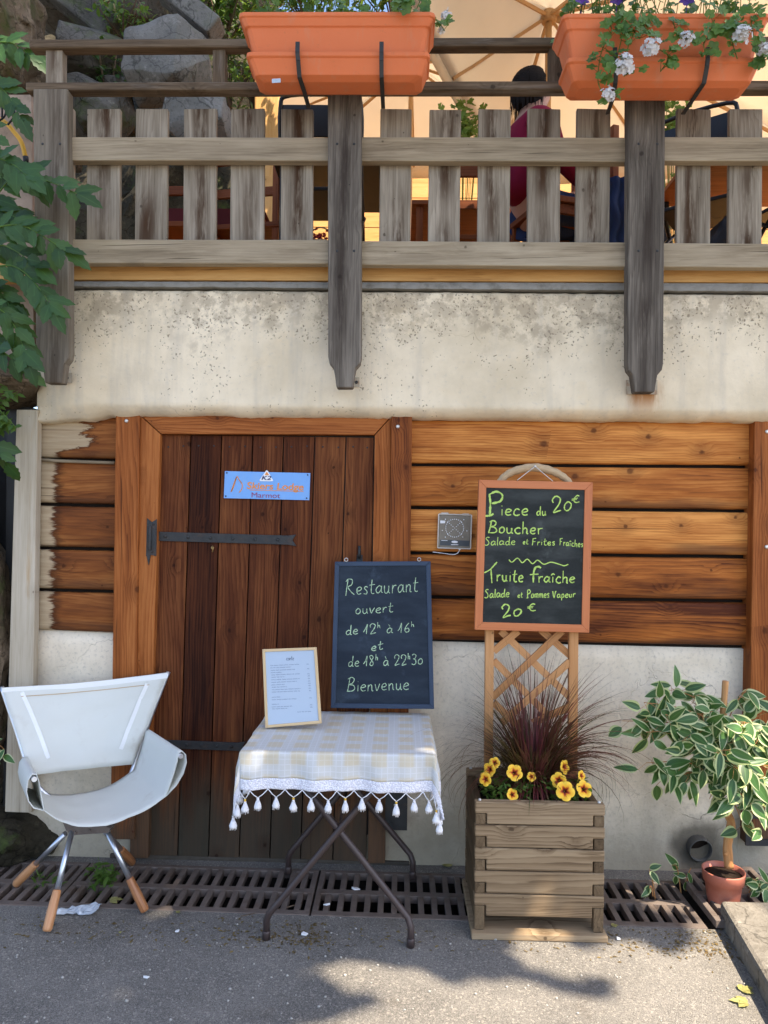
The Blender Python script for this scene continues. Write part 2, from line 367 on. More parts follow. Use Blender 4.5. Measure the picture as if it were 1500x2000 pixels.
M['screw'] = plain('zinc screw head', (.6, .58, .55), .4, .5, .1, 20, .7)
M['orange_plastic'] = plain('terracotta plastic', (.62, .16, .058), .5, .25, .07, 6, 0, .05, (.40, .13, .055), .35)
def m_box():
    n = NT('faded terracotta plastic'); o = n.obj(); a = n.noise(o, 5, 5, .6); st = n.noise(n.vmul(o, (26, 26, 2.2)), 1.0, 5, .65)
    c = n.mix(a, (.60, .15, .052), (.70, .19, .07)); c = n.mix(n.math('MULTIPLY', n.step(st, .52, .75), .32), c, (.50, .27, .17)); c = n.mix(n.math('MULTIPLY', n.step(n.noise(o, 38, 4, .7), .6, .75), .3), c, (.34, .13, .06))
    n.bump(n.noise(o, 140, 2), .08, .002); return n.done(c, n.math('ADD', .42, n.math('MULTIPLY', st, .3)), .25)
M['orange_plastic'] = m_box()
M['terracotta'] = plain('terracotta pot plastic', (.42, .135, .085), .5, .35, .12, 12, 0, .1, (.5, .3, .22), .3)
M['soil'] = plain('dark potting soil', (.028, .019, .013), .95, .1, .5, 60, 0, 1.0)
M['canvas'] = fabric('white canvas', (.74, .745, .68), .15, 700, (.46, .40, .31))
M['canvas_tape'] = fabric('white webbing tape', (.82, .82, .79), .0)
def chalkmat(name, col, lo, hi):
    n = NT(name); o = n.obj(); k = n.math('ADD', n.math('MULTIPLY', n.noise(o, 420, 3, .7), .7), n.math('MULTIPLY', n.noise(o, 45, 2), .4))
    n.done(n.mix(n.noise(o, 60, 3), tuple(v * .75 for v in col), col), .95, .05, Alpha=n.step(k, lo, hi)); return n.mat
M['chalk_green'] = chalkmat('yellow green chalk', (.54, .74, .18), .30, .55)
M['chalk_pale'] = chalkmat('pale chalk', (.50, .68, .44), .33, .57)
M['paper'] = plain('white paper', (.40, .47, .55), .2, .5, .02, 4)  # sky mirrored in the menu glazing is put into this blue-grey
M['ink'] = plain('grey printing ink', (.1, .12, .17), .6, .3, .2, 40)
M['white_plastic'] = plain('white plastic', (.8, .8, .8), .4, .4, .08, 30)
M['lace'] = fabric('white lace cotton', (.82, .81, .83), .15, 500)
M['cord'] = fabric('white cotton cord', (.85, .84, .85), .1, 600)
M['bead'] = plain('yellow bead', (.75, .45, .04), .35, .5, .1, 40)
M['skin'] = plain('skin', (.5, .27, .19), .5, .35, .06, 10)
M['hair'] = plain('dark brown hair', (.012, .008, .006), .75, .12, .4, 60)
M['red_cloth'] = fabric('crimson jacket cloth', (.22, .010, .035), 0)
M['jeans'] = fabric('blue denim', (.035, .055, .13), 0)
M['magenta'] = fabric('magenta cloth', (.35, .02, .08), 0)
M['parasol'] = fabric('cream parasol cloth', (.80, .73, .62), .5, 500)
M['parasol_wood'] = plain('light parasol rib wood', (.42, .27, .14), .55, .3, .15, 20)
M['yellow'] = plain('yellow plastic conduit', (.62, .33, .02), .4, .4, .1, 20)
M['cable'] = plain('black rubber cable', (.012, .012, .013), .5, .3, .2, 20)

def boardmat(name, col, smear):
    n = NT(name); o = n.obj(); k = n.noise(n.vmul(o, (5, 5, 14)), 1.0, 5, .6); k2 = n.noise(o, 120, 2)
    c = n.mix(n.step(k, .36, .72), col, smear); c = n.mix(n.math('MULTIPLY', k2, .3), c, smear); c = n.mix(n.math('MULTIPLY', n.step(n.noise(n.vadd(o, (3, 1, 2)), 9, 5, .65), .56, .72), .6), c, tuple(v * 1.7 for v in smear))
    return n.done(c, n.math('ADD', .6, n.math('MULTIPLY', k, .2)), .15)
M['slate'] = boardmat('dark chalkboard', (.016, .019, .018), (.05, .055, .052))
M['slate_blue'] = boardmat('blue black chalkboard', (.015, .022, .033), (.03, .042, .058))
M['board_frame'] = plain('frame paint with sky sheen', (.028, .048, .085), .45, .3, .2, 15)  # sky reflection is put into the blue of this paint

# plaster of the upper band
def m_plaster():
    n = NT('aged cream plaster'); o = n.obj(); x, y, z = n.sep(o)
    a = n.noise(o, 1.6, 6, .62); b = n.noise(n.vmul(o, (9, 9, 1.1)), 1.0, 4, .6); fine = n.noise(o, 42, 4, .65)
    c = n.mix(n.step(a, .3, .7), (.60, .495, .335), (.83, .71, .52))
    c = n.mix(n.math('MULTIPLY', n.step(b, .45, .72), .5), c, (.47, .42, .34))
    oc = n.step(n.noise(n.vadd(o, (7.3, 0, 2.2)), 2.6, 5, .7), .55, .75)
    c = n.mix(n.math('MULTIPLY', oc, .55), c, (.80, .62, .37))
    c = n.mix(n.math('MULTIPLY', n.step(fine, .55, .75), .3), c, (.46, .42, .36))
    top = n.math('ADD', n.step(z, 2.33, 2.72), n.math('MULTIPLY', n.math('SUBTRACT', n.noise(o, 2.1, 3, .6), .40), 2.9))
    dv = n.n('ShaderNodeTexVoronoi', {'Vector': n.vadd(o, n.vmul(n.n('ShaderNodeTexNoise', {'Vector': o, 'Scale': 40.0, 'Detail': 3.0}).outputs[1], (.04, .04, .04))), 'Scale': 62.0}); d = dv.outputs[0]; dr = n.sep(dv.outputs[1])[0]
    dens = n.math('MULTIPLY', n.step(top, .1, 1.0), n.step(n.noise(n.vadd(o, (0, 3, 0)), 7, 4, .65), .33, .56))
    sp = n.math('MULTIPLY', n.step(d, n.math('ADD', .2, n.math('MULTIPLY', dr, .3)), .15), n.step(n.math('SUBTRACT', dens, n.math('MULTIPLY', dr, .75)), -.06, .08))
    c = n.mix(n.math('MULTIPLY', sp, .8), c, (.2, .16, .11))
    c = n.mix(n.math('MULTIPLY', n.math('MULTIPLY', n.step(top, .55, 1.2), n.step(n.noise(o, 14, 5, .7), .4, .58)), .6), c, (.30, .24, .165))
    e = n.voro(n.vadd(o, n.vmul(n.n('ShaderNodeTexNoise', {'Vector': o, 'Scale': 6.0, 'Detail': 5.0}).outputs[1], (.3, .3, .3))), 2.2, 'DISTANCE_TO_EDGE')
    cr = n.math('MULTIPLY', n.step(e, .006, .001), n.step(n.noise(n.vadd(o, (3, 0, 0)), 1.4, 2), .58, .68))
    c = n.mix(n.math('MULTIPLY', cr, .4), c, (.22, .18, .13))
    rx = n.math('ABSOLUTE', n.math('SUBTRACT', x, RUST.x)); rz = n.math('SUBTRACT', RUST.z, z)
    rm = n.math('MULTIPLY', n.step(n.math('ADD', rx, n.math('MULTIPLY', n.math('SUBTRACT', n.noise(n.vmul(o, (30, 30, 5)), 1.0, 4, .65), .5), .14)), .10, .015), n.math('MULTIPLY', n.step(rz, -.03, .01), n.step(rz, .17, .03)))
    c = n.mix(n.math('MULTIPLY', rm, .95), c, (.34, .13, .025))
    n.bump(n.math('ADD', n.math('MULTIPLY', a, 1.2), n.math('SUBTRACT', n.math('MULTIPLY', fine, .35), n.math('ADD', n.math('MULTIPLY', sp, .5), cr))), .45, .012)
    return n.done(c, .92, .1)
RUST = W(1258, 752, -.1)
M['plaster'] = m_plaster()
def m_concrete():
    n = NT('stained concrete base'); o = n.obj(); x, y, z = n.sep(o)
    a = n.noise(o, 2.2, 6, .65); fine = n.noise(o, 60, 4, .65); b = n.noise(n.vmul(o, (7, 7, 1.3)), 1.0, 5, .6)
    c = n.mix(n.step(a, .3, .7), (.66, .565, .42), (.86, .755, .59))
    c = n.mix(n.math('MULTIPLY', n.step(b, .46, .72), .5), c, (.52, .455, .36))
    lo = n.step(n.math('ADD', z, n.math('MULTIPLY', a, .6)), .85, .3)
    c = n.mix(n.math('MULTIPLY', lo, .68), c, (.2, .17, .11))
    c = n.mix(n.math('MULTIPLY', n.step(fine, .5, .75), .4), c, (.25, .22, .19))
    e = n.voro(n.vadd(o, n.vmul(n.n('ShaderNodeTexNoise', {'Vector': o, 'Scale': 5.0, 'Detail': 5.0}).outputs[1], (.35, .35, .35))), 1.7, 'DISTANCE_TO_EDGE')
    cr = n.step(e, .005, .001); c = n.mix(n.math('MULTIPLY', n.math('MULTIPLY', cr, n.step(a, .5, .6)), .45), c, (.14, .115, .09))
    wet = n.n('ShaderNodeVectorMath', {0: o, 1: tuple(PIPE)}, operation='DISTANCE').outputs[1]
    c = n.mix(n.math('MULTIPLY', n.step(n.math('ADD', wet, n.math('MULTIPLY', n.noise(o, 9, 4), .12)), .24, .14), .8), c, (.07, .06, .045))
    n.bump(n.math('SUBTRACT', n.math('ADD', a, n.math('MULTIPLY', fine, .4)), cr), .5, .01)
    return n.done(c, .92, .1)
PIPE = W(1362, 1655, .03)
M['concrete'] = m_concrete()
def m_asphalt():
    n = NT('worn asphalt'); o = n.obj()
    a = n.noise(o, 1.3, 6, .65); vc = n.voro(o, 330, 'F1', 'Color'); vd = n.voro(o, 330); s = n.sep(vc)[0]
    k = n.voro(o, 150, 'F1', 'Color'); s2 = n.sep(k)[1]
    c = n.mix(n.step(a, .3, .7), (.13, .12, .106), (.225, .206, .18))
    c = n.mix(n.math('MULTIPLY', n.step(s, .5, 1.0), .45), c, (.38, .35, .30))
    c = n.mix(n.math('MULTIPLY', n.step(s2, .8, 1.0), .4), c, (.48, .43, .36))
    c = n.mix(n.math('MULTIPLY', n.step(s, .25, .0), .6), c, (.06, .055, .05))
    st = n.step(n.noise(n.vadd(o, (4.1, 2.7, 0)), 2.4, 6, .7), .56, .7)
    c = n.mix(n.math('MULTIPLY', st, .4), c, (.10, .078, .055))
    n.bump(n.math('ADD', n.math('MULTIPLY', vd, -1.0), n.math('MULTIPLY', n.noise(o, 25, 3), .6)), .7, .006)
    return n.done(c, .85, .25)
M['asphalt'] = m_asphalt()
def m_rock(name, c1, c2, c3, moss=.0):
    n = NT(name); o = n.obj(); a = n.noise(o, 3.0, 8, .65); f = n.noise(o, 45, 5, .7)
    c = n.ramp(a, [(.25, c1), (.5, c2), (.75, c3)])
    c = n.mix(n.math('MULTIPLY', n.step(f, .5, .7), .5), c, tuple(k * .45 for k in c1))
    e_ = n.voro(n.vadd(o, n.vmul(n.n('ShaderNodeTexNoise', {'Vector': o, 'Scale': 4.0, 'Detail': 6.0}).outputs[1], (.35, .35, .35))), 5.5, 'DISTANCE_TO_EDGE'); c = n.mix(n.math('MULTIPLY', n.step(e_, .03, .0), .6), c, tuple(k * .3 for k in c1))
    c = n.mix(n.math('MULTIPLY', n.step(n.noise(n.vadd(o, (9, 1, 4)), 11, 6, .7), .56, .68), .45), c, tuple(min(1, k * 1.5) for k in c3))
    if moss: c = n.mix(n.math('MULTIPLY', n.step(n.noise(n.vadd(o, (1, 5, 2)), 4, 6, .7), .52, .66), moss), c, (.06, .085, .02))
    n.bump(n.math('ADD', a, n.math('MULTIPLY', f, .3)), .8, .03)
    return n.done(c, .9, .15)
M['rock'] = m_rock('grey granite', (.035, .033, .028), (.085, .08, .07), (.15, .142, .125), .5)
M['rock_pale'] = m_rock('pale cut granite', (.09, .088, .08), (.15, .146, .134), (.22, .214, .198), .2)
M['earth'] = m_rock('mossy earth bank', (.05, .035, .022), (.13, .095, .06), (.26, .2, .14), .6)
M['bank'] = m_rock('shade darkened earth', (.015, .013, .008), (.04, .034, .022), (.085, .07, .045), .7)  # darker copy of the earth, with the bank's deep shade put into its colour
M['step_stone'] = m_rock('worn step concrete', (.13, .113, .09), (.19, .17, .14), (.26, .235, .195), .0)
def m_cloth():
    n = NT('checked tablecloth'); gc = n.attr('gc'); u, v, z = n.sep(gc)
    def lines(t, per, wd, off):
        q = n.math('FRACT', n.math('DIVIDE', n.math('ADD', t, off), per)); return n.step(n.math('ABSOLUTE', n.math('SUBTRACT', q, .5)), wd, wd * .6)
    sq = n.math('MULTIPLY', lines(u, .104, .36, .044), lines(v, .104, .38, .075))
    c = n.mix(n.math('MULTIPLY', sq, .8), (.71, .70, .66), (.73, .62, .41))
    ln = n.math('MAXIMUM', lines(u, .022, .09, 0.), lines(v, .022, .09, 0.))
    ln = n.math('MULTIPLY', ln, n.math('SUBTRACT', 1., n.math('MULTIPLY', sq, .55)))
    c = n.mix(n.math('MULTIPLY', ln, .5), c, (.86, .86, .88))
    wv = n.math('MULTIPLY', n.math('SINE', n.math('MULTIPLY', u, 3100.)), n.math('SINE', n.math('MULTIPLY', v, 3100.)))
    c = n.mix(n.math('MULTIPLY', n.noise(n.vmul(gc, (220, 30, 0)), 1.0, 2), .25), c, (.6, .62, .62))
    n.bump(n.math('ADD', wv, n.math('MULTIPLY', n.noise(gc, 60, 4), 1.5)), .3, .0012); n.done(c, .85, .15)
    tr = n.n('ShaderNodeBsdfTranslucent', {'Color': c}); mx = n.n('ShaderNodeMixShader', {0: .2, 1: n.b.outputs[0], 2: tr.outputs[0]})
    n.t.links.new(mx.outputs[0], n.out.inputs[0]); return n.mat
M['cloth'] = m_cloth()
def m_petal():
    n = NT('yellow petal with red throat'); r_ = n.sep(n.attr('gc'))[0]; a = n.sep(n.attr('gc'))[1]
    vv = n.math('ADD', r_, n.math('MULTIPLY', n.math('SINE', n.math('MULTIPLY', a, 5.)), .1))
    c = n.ramp(vv, [(.12, (.12, .012, .01)), (.34, (.40, .06, .01)), (.55, (.76, .38, .02)), (.95, (.82, .52, .05))])
    return n.done(c, .6, .25)
M['petal'] = m_petal()
M['leaf_dark'] = leafmat('dark green leaf', (.018, .055, .014), (.045, .11, .03), .25)
M['leaf_shrub'] = leafmat('broad shrub leaf', (.017, .055, .012), (.055, .13, .03), .3)
M['leaf_mid'] = leafmat('mid green leaf', (.045, .11, .015), (.12, .2, .035), .4)
M['leaf_geranium'] = leafmat('geranium leaf', (.06, .15, .03), (.16, .28, .06), .35, vein=False)
M['leaf_ficus'] = leafmat('ficus leaf centre', (.02, .07, .02), (.085, .19, .045), .25, .38)
M['leaf_cream'] = leafmat('cream leaf margin', (.46, .52, .2), (.72, .72, .45), .3, .4, False)
M['grass_purple'] = leafmat('burgundy grass blade', (.06, .010, .018), (.30, .052, .065), .35, .5, False)
M['grass_base'] = leafmat('green brown grass blade', (.045, .05, .012), (.11, .09, .03), .2, .5, False)
M['petal_white'] = leafmat('white geranium petal', (.70, .66, .68), (.86, .84, .84), .25, .6, False)
M['petal_purple'] = leafmat('purple petal', (.06, .015, .17), (.12, .03, .3), .2, .6, False)
M['petal_red'] = leafmat('red petal', (.3, .01, .02), (.5, .03, .04), .2, .6, False)
M['dry_leaf'] = leafmat('dry fallen leaf', (.10, .06, .025), (.26, .18, .07), .2, .7)
M['bark'] = m_rock('tree bark', (.06, .04, .025), (.13, .09, .06), (.22, .16, .11), .2)
M['ficus_bark'] = wood('ficus trunk', (.2, .085, .03), (.42, .2, .075), (.56, .32, .14), freq=60, ring=.3, fib=.5, blotch=.6, knots=.6)
M['canopy_leaf'] = leafmat('street tree leaf', (.03, .075, .014), (.07, .14, .025), .2)
# ================================================================ ground
def lerp(a, b, t): return a + (b - a) * t
gA, gB = G(0, 1768), G(1300, 1812)                 # front line of the gutter
def gfront(x): return lerp(gA.y, gB.y, (x - gA.x) / (gB.x - gA.x))
GR0 = -.07
def grear(x): return gfront(x) + .40 if gfront(x) + .40 < -.02 else -.02
GX0, GX1 = -3.0, 1.72
mb = MB()
xs = [-60, -20, -8, -4, GX0] + [GX0 + (GX1 - GX0) * k / 12 for k in range(1, 12)] + [GX1, 3, 8, 20, 60]
def fy(x): return gfront(x) if GX0 - .001 <= x <= GX1 + .001 else .3
ysf = [-60, -20, -8, -5, -3.5, -2.5, -1.6]
rows = []
for x in xs:
    e = gfront(min(max(x, GX0), GX1))
    rows.append([V(x, y, 0) for y in ysf] + [V(x, lerp(-1.6, e, t), 0) for t in (.25, .5, .75, 1)])
mb.grid(rows, m=0, sm=False)
mb.v = [v for v in mb.v]
for x0, x1 in ((-60, GX0), (GX1, 60)):
    a = [mb.vert(p) for p in (V(x0, gfront(min(max(x0, GX0), GX1)), 0), V(x1, gfront(min(max(x1, GX0), GX1)), 0), V(x1, .6, 0), V(x0, .6, 0))]
    mb.face(a)
a = [mb.vert(p) for p in (V(GX0, grear(GX0), 0), V(GX1, grear(GX1), 0), V(GX1, .6, 0), V(GX0, .6, 0))]; mb.face(a)
tag(mb.build('road', M['asphalt']), kind='structure')
# gutter channel below the grates
mb = MB()
prof = [(0, 0), (.03, -.17), (.37, -.17), (.40, 0)]
mb.grid([[V(x, lerp(gfront(x), grear(x), q / .4), z) for q, z in prof] for x in (GX0, -1, 0, 1, GX1)], sm=False)
for x in (GX0, GX1):
    mb.face([mb.vert(V(x, lerp(gfront(x), grear(x), q / .4), z)) for q, z in prof])
tag(mb.build('drain_channel', plain('dark silt of the drain', (.03, .026, .022), .9, .1, .5, 25, 0, .6, (.07, .055, .035), .5)), kind='structure')
# leaf litter and grit swept against the grates
mb = MB()
for k in range(900):
    px = U(-20, 1480)
    if random.random() < .55: px = random.choice([U(430, 640), U(1290, 1480), U(560, 640), U(1180, 1400)])
    p = G(px, U(1782, 1830) + (px / 1500) * 32 + abs(random.gauss(0, 14)))
    if p.y > gfront(p.x) - .005: p.y = gfront(p.x) - U(.004, .05)
    a = U(0, 6.3); s = U(.002, .009)
    mb.leaf(p + V(0, 0, U(.001, .004)), V(math.cos(a), math.sin(a), U(-.05, .3)), V(U(-.3, .3), U(-.3, .3), 1), s * 2.2, s, 0, seg=3)
tag(mb.build('leaf_litter', M['dry_leaf']), kind='stuff')
mb = MB()
for k in range(420):
    p = G(U(-50, 1550), U(1790, 2060)); 
    if p.y > gfront(p.x): continue
    s = abs(random.gauss(0, .0022)) + .0012
    mb.ball(p + V(0, 0, s * .5), (s, s * U(.6, 1), s * .7), 0, 5)
tag(mb.build('loose_grit', plain('pale grit', (.36, .34, .3), .8, .2, .5, 300)), kind='stuff')

# ================================================================ drain grates
def grate(x0, x1, label, tilt=None):
    t = thing('drain_grate', label, 'drain grate', (x0, gfront(x0), 0), 'iron grates over the gutter')
    mb = MB(); L = x1 - x0 - .008; D = .40; fw = .028; h = .03
    def sx(u, v): return V(x0 + u, lerp(gfront(x0 + u), grear(x0 + u), v / D), 0)
    def pc(u0, u1, v0, v1):
        P = [sx(u0, v0), sx(u1, v0), sx(u1, v1), sx(u0, v1)]
        top = [p + V(0, 0, .004) for p in P]; bot = [p - V(0, 0, h) for p in P]
        mb.hexa([top[0], top[1], bot[1], bot[0], top[3], top[2], bot[2], bot[3]], 'x')
    pc(0, L, 0, fw + .008); pc(0, L, D - fw, D); pc(0, L, D / 2 - .02, D / 2 + .02)
    n = max(4, round(L / .056)); p = L / n
    for k in range(n + 1):
        u = min(max(k * p, .013), L - .013)
        pc(u - .0125, u + .0125, fw + .008, D / 2 - .02); pc(u - .0125, u + .0125, D / 2 + .02, D - fw)
    mb.v = [tuple(Vector(q) + V(0, 0, 0)) for q in mb.v]
    o = mb.build('grate_plate', M['cast'], t, bevel=.003)
    if tilt: t.rotation_euler = tilt[0]; t.location += Vector(tilt[1])
    return t
gx = [G(q, 1740).x for q in (-330, 130, 618, 1000, 1330)]
gl = ['iron drain grate under the legs of the canvas chair', 'slotted iron grate in front of the door with sunlit dirt on it',
      'slotted iron grate under the right legs of the table', 'slotted iron grate right of the wooden planter under the ficus leaves']
gx[0] = -2.6
for k in range(4): grate(gx[k], gx[k + 1], gl[k])
grate(gx[0] - .5, gx[0] , 'iron drain grate at the far left end of the gutter')
grate(gx[4] + .02, GX1 - .06, 'short iron grate lying askew and raised beside the terracotta pot', ((R(3), R(-3), R(2)), (0, -.005, .035)))

# ================================================================ facade
F = thing('chalet_facade', 'rendered chalet front with orange larch cladding below a cream plaster band', 'building', (0, 0, 0))
# plaster band
mb = MB()
def pz(line, x, y):                                  # height of a photo line at x on plane y
    (ax, ay), (bx, by) = line
    A, B = W(ax, ay, y), W(bx, by, y); return lerp(A.z, B.z, (x - A.x) / (B.x - A.x))
TOPL, BOTL = ((140, 562), (1500, 572)), ((150, 793), (1500, 806))
NX, NZ = 260, 40; x0, x1 = W(58, 700, -.1).x, 4.2
prow = []
for i in range(NX + 1):
    x = x0 + (3.75 - x0) * (i / NX) if i < NX else x1
    zt, zb = pz(TOPL, x, -.1), pz(BOTL, x, -.1)
    j = .006 * mnoise.noise((x * 14, 1, 0)) + .004 * mnoise.noise((x * 40, 3, 0)); 
    chip = .016 * max(0, mnoise.noise((x * 3.1, 9, 0)) - .25)
    lip = .035 + .008 * mnoise.noise((x * 5, 7, 0))
    if x < -1.2: lip += (-1.2 - x) * .07 * (1 + mnoise.noise((x * 9, 2, 2)))
    jt = .004 * mnoise.noise((x * 22, 5, 0))
    col = [V(x, .3, zt + jt)]
    for q in range(NZ + 1):
        z = lerp(zt + jt, zb + j * .5, q / NZ)
        y = -.1 + .005 * mnoise.noise((x * 2.2, z * 2.2, 4)) + .0025 * mnoise.noise((x * 9, z * 9, 8))
        if q == 0: y += .03
        if q == NZ: y += .006
        if x < -1.45: y += .05 * ((-1.45 - x) / .25) ** 2
        col.append(V(x, y, z))
    col += [V(x, -.055 + chip, zb - lip * .8 + j), V(x, -.028, zb - lip + j), V(x, .3, zb - lip + j)]
    prow.append(col)
mb.grid(prow, sm=True)
mb.face([mb.vert(p) for p in prow[0]][::-1])
mb.build('plaster_band', M['plaster'], F)
# grey mortar coping with chips
mb = MB(); rows = []
CT, CB = ((140, 549), (1500, 553)), ((140, 559), (1500, 569))
for i in range(220):
    x = lerp(W(136, 560, -.115).x, 3.9, i / 219)
    zt, zb = pz(CT, x, -.112), pz(CB, x, -.112)
    a = .003 * mnoise.noise((x * 20, 0, 0)); b = .004 * mnoise.noise((x * 16, 2, 0)) + .008 * max(0, mnoise.noise((x * 5, 4, 0)))
    rows.append([V(x, .2, zt + a), V(x, -.108 + a, zt + a), V(x, -.114 + b * .6, (zt + zb) / 2), V(x, -.112 + b, zb + b), V(x, .2, zb + b)])
mb.grid(rows, sm=False); mb.build('mortar_coping', plain('grey mortar', (.26, .25, .225), .95, .1, .3, 25, 0, .5, (.12, .11, .09), .6), F)
# wooden edge of the terrace floor
mb = MB(); mb.slab([(-60, 512), (700, 514), (700, 548), (-60, 545)], -.118, .08, 'x', rnd=.55); mb.slab([(701, 514), (1900, 518), (1900, 553), (701, 548)], -.118, .08, 'x', rnd=.65)
mb.build('floor_edge_board', M['tan_board'], F, bevel=.003)
# cladding boards, each with a rounded face and a shadow gap
def clad(mb, quad, y, rnd):
    F4 = [W(a, b, y) for a, b in quad]; TL, TR, BR, BL = F4
    o1, o2 = U(0, 30), U(0, 30); L = (TR - TL).length; h = (TL - BL).length; N = 26
    prof = [(0, .03), (.008, .008), (.03, .001), (.1, -.001), (.5, -.004), (.9, -.004), (.965, -.001), (.992, .008), (1, .03)]
    rws = []; g = []
    for i in range(N + 1):
        a, b = TL.lerp(TR, i / N), BL.lerp(BR, i / N); wob = .0025 * mnoise.noise((i * .6 + o1, o2, 0))
        rws.append([a.lerp(b, t) + V(0, d, wob if t in (0, 1) else 0) for t, d in prof]); g.append([(L * i / N + o1, h * (.5 - t), o2) for t, d in prof])
    mb.grid(rws, g, sm=True, rnd=rnd)
def line2(pts, x):
    (ax, ay), (bx, by) = pts; return ay + (by - ay) * (x - ax) / (bx - ax)
rl = [((805, 817), (1474, 821)), ((805, 907), (1474, 911)), ((805, 991), (1474, 998)), ((805, 1080), (1474, 1088)), ((805, 1166), (1474, 1175)), ((805, 1252), (1474, 1265))]
mb = MB()
for k in range(5):
    gp = 3
    mb_r = [.72, .42, .85, .25, .02][k]
    clad(mb, [(798, line2(rl[k], 798) + gp), (1482, line2(rl[k], 1482) + gp), (1480, line2(rl[k + 1], 1480) - gp), (796, line2(rl[k + 1], 796) - gp)], .012, mb_r)
    clad(mb, [(1520, line2(rl[k], 1520) + gp), (2000, line2(rl[k], 2000) + gp), (2000, line2(rl[k + 1], 2000) - gp), (1520, line2(rl[k + 1], 1520) - gp)], .012, mb_r)
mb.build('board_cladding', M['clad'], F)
ll = [((70, 808), (225, 811)), ((70, 896), (225, 899)), ((70, 984), (225, 988)), ((68, 1070), (223, 1073)), ((67, 1152), (221, 1156)), ((66, 1233), (218, 1239))]
mb = MB()
for k in range(5):
    gp = 3
    clad(mb, [(64, line2(ll[k], 64) + gp), (236, line2(ll[k], 236) + gp), (232, line2(ll[k + 1], 232) - gp), (62, line2(ll[k + 1], 62) - gp)], .012, [.7, .55, .5, .4, .3][k])
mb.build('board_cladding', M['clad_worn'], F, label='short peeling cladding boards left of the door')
mb = MB(); mb.tube([W(x, y, -.004) for x, y in ((74, 897), (110, 900), (160, 902), (224, 904))], .008, 6)
mb.build('grey_batten', M['rail_grey'], F)
# dark backing behind the boards, concrete base
mb = MB(); mb.slab([(55, 802), (2100, 812), (2100, 1275), (50, 1245)], .05, .2); mb.build('backing', plain('dark backing', (.02, .015, .012), .9, .1), F)
mb = MB()
def base(x0p, x1p, ty0, ty1, by, y):
    A, B = W(x0p, ty0, y), W(x1p, ty1, y); N = 60; rws = []
    for i in range(N + 1):
        t = i / N; x = lerp(A.x, B.x, t); zt = lerp(A.z, B.z, t); c = [V(x, y + .3, zt)]
        for q in range(19):
            z = lerp(zt, -.2, q / 18); c.append(V(x, y + .006 * mnoise.noise((x * 2.5, z * 2.5, 1)) + .003 * mnoise.noise((x * 11, z * 11, 3)) - (.02 * max(0, .12 - z) / .12), z))
        rws.append(c)
    mb.grid(rws, sm=True)
base(56, 300, 1228, 1236, 0, .035); base(700, 2100, 1250, 1282, 0, .035)
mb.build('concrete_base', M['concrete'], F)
# dark sill filling the band below the door
mb = MB(); mb.slab([(214, 1668), (800, 1684), (800, 1760), (214, 1740)], .004, .25); mb.build('door_sill', plain('dark stone sill', (.07, .06, .048), .9, .1, .4, 20, 0, .6), F, bevel=.006)
# upright posts
def upright(quad, y, th, m, label=None, rnd=None, screws=()):
    mb = MB(); mb.slab(quad, y, th, 'z', rnd=rnd)
    o = mb.build('upright_post', m, F, bevel=.004, label=label)
    for sx, sy in screws:
        b = MB(); b.lathe(W(sx, sy, y - .001), [(.009, 0), (.009, .003), (.004, .005)], 12, axis=V(0, -1, 0)); b.build('screw', M['screw'], o)
upright([(226, 807), (273, 807), (262, 1640), (215, 1640)], -.045, .1, M['orange'], rnd=.42, screws=[(247, 822)])
upright([(764, 813), (805, 813), (795, 1618), (753, 1618)], -.05, .1, M['orange'], rnd=.22, screws=[(777, 833)])
upright([(1474, 822), (1535, 822), (1521, 1652), (1461, 1652)], -.045, .1, M['orange'], rnd=.55, screws=[(1498, 843), (1497, 1068)])
upright([(32, 800), (73, 800), (61, 1588), (9, 1586)], -.06, .05, M['white_post'], 'bleached whitish corner post left of the cladding', rnd=.6)
mb = MB(); mb.slab([(753, 1548), (796, 1549), (795, 1622), (752, 1621)], -.056, .004); s_ = mb.build('post_foot_shade', M['iron'], F)  # dark plate put in for the shade at the post's bottom end
b = MB(); b.lathe(W(772, 1572, -.058), [(.008, 0), (.008, .003), (.003, .005)], 10, axis=V(0, -1, 0)); b.build('screw', M['screw'], s_)
mb = MB()
mb.slab([(1458, 1592), (1530, 1592), (1530, 1599), (1458, 1599)], -.056, .01); mb.slab([(1457, 1640), (1530, 1640), (1530, 1653), (1457, 1652)], -.056, .01); mb.slab([(1458, 1599), (1468, 1599), (1467, 1641), (1457, 1641)], -.056, .01)
mb.build('post_foot_shade', M['iron'], F)  # dark strips put in for the shade at the right post's foot
# door frame: two jambs and a mitred head
fr = thing_f = bpy.data.objects.new('door_frame', None); COL.objects.link(fr); fr.parent = F
mb = MB(); mb.poly([(274, 812), (313, 848), (289, 1676), (253, 1676)], -.028, .09, 'z', rnd=.62); mb.build('jamb', M['orange'], fr, bevel=.003)
mb = MB(); mb.poly([(764, 815), (732, 850), (718, 1686), (752, 1686)], -.028, .09, 'z', rnd=.5); mb.build('jamb', M['orange'], fr, bevel=.003)
mb = MB(); mb.poly([(275, 811), (763, 814), (731, 849), (314, 847)], -.0285, .09, 'x', rnd=.55); mb.build('frame_head', M['orange'], fr, bevel=.003)
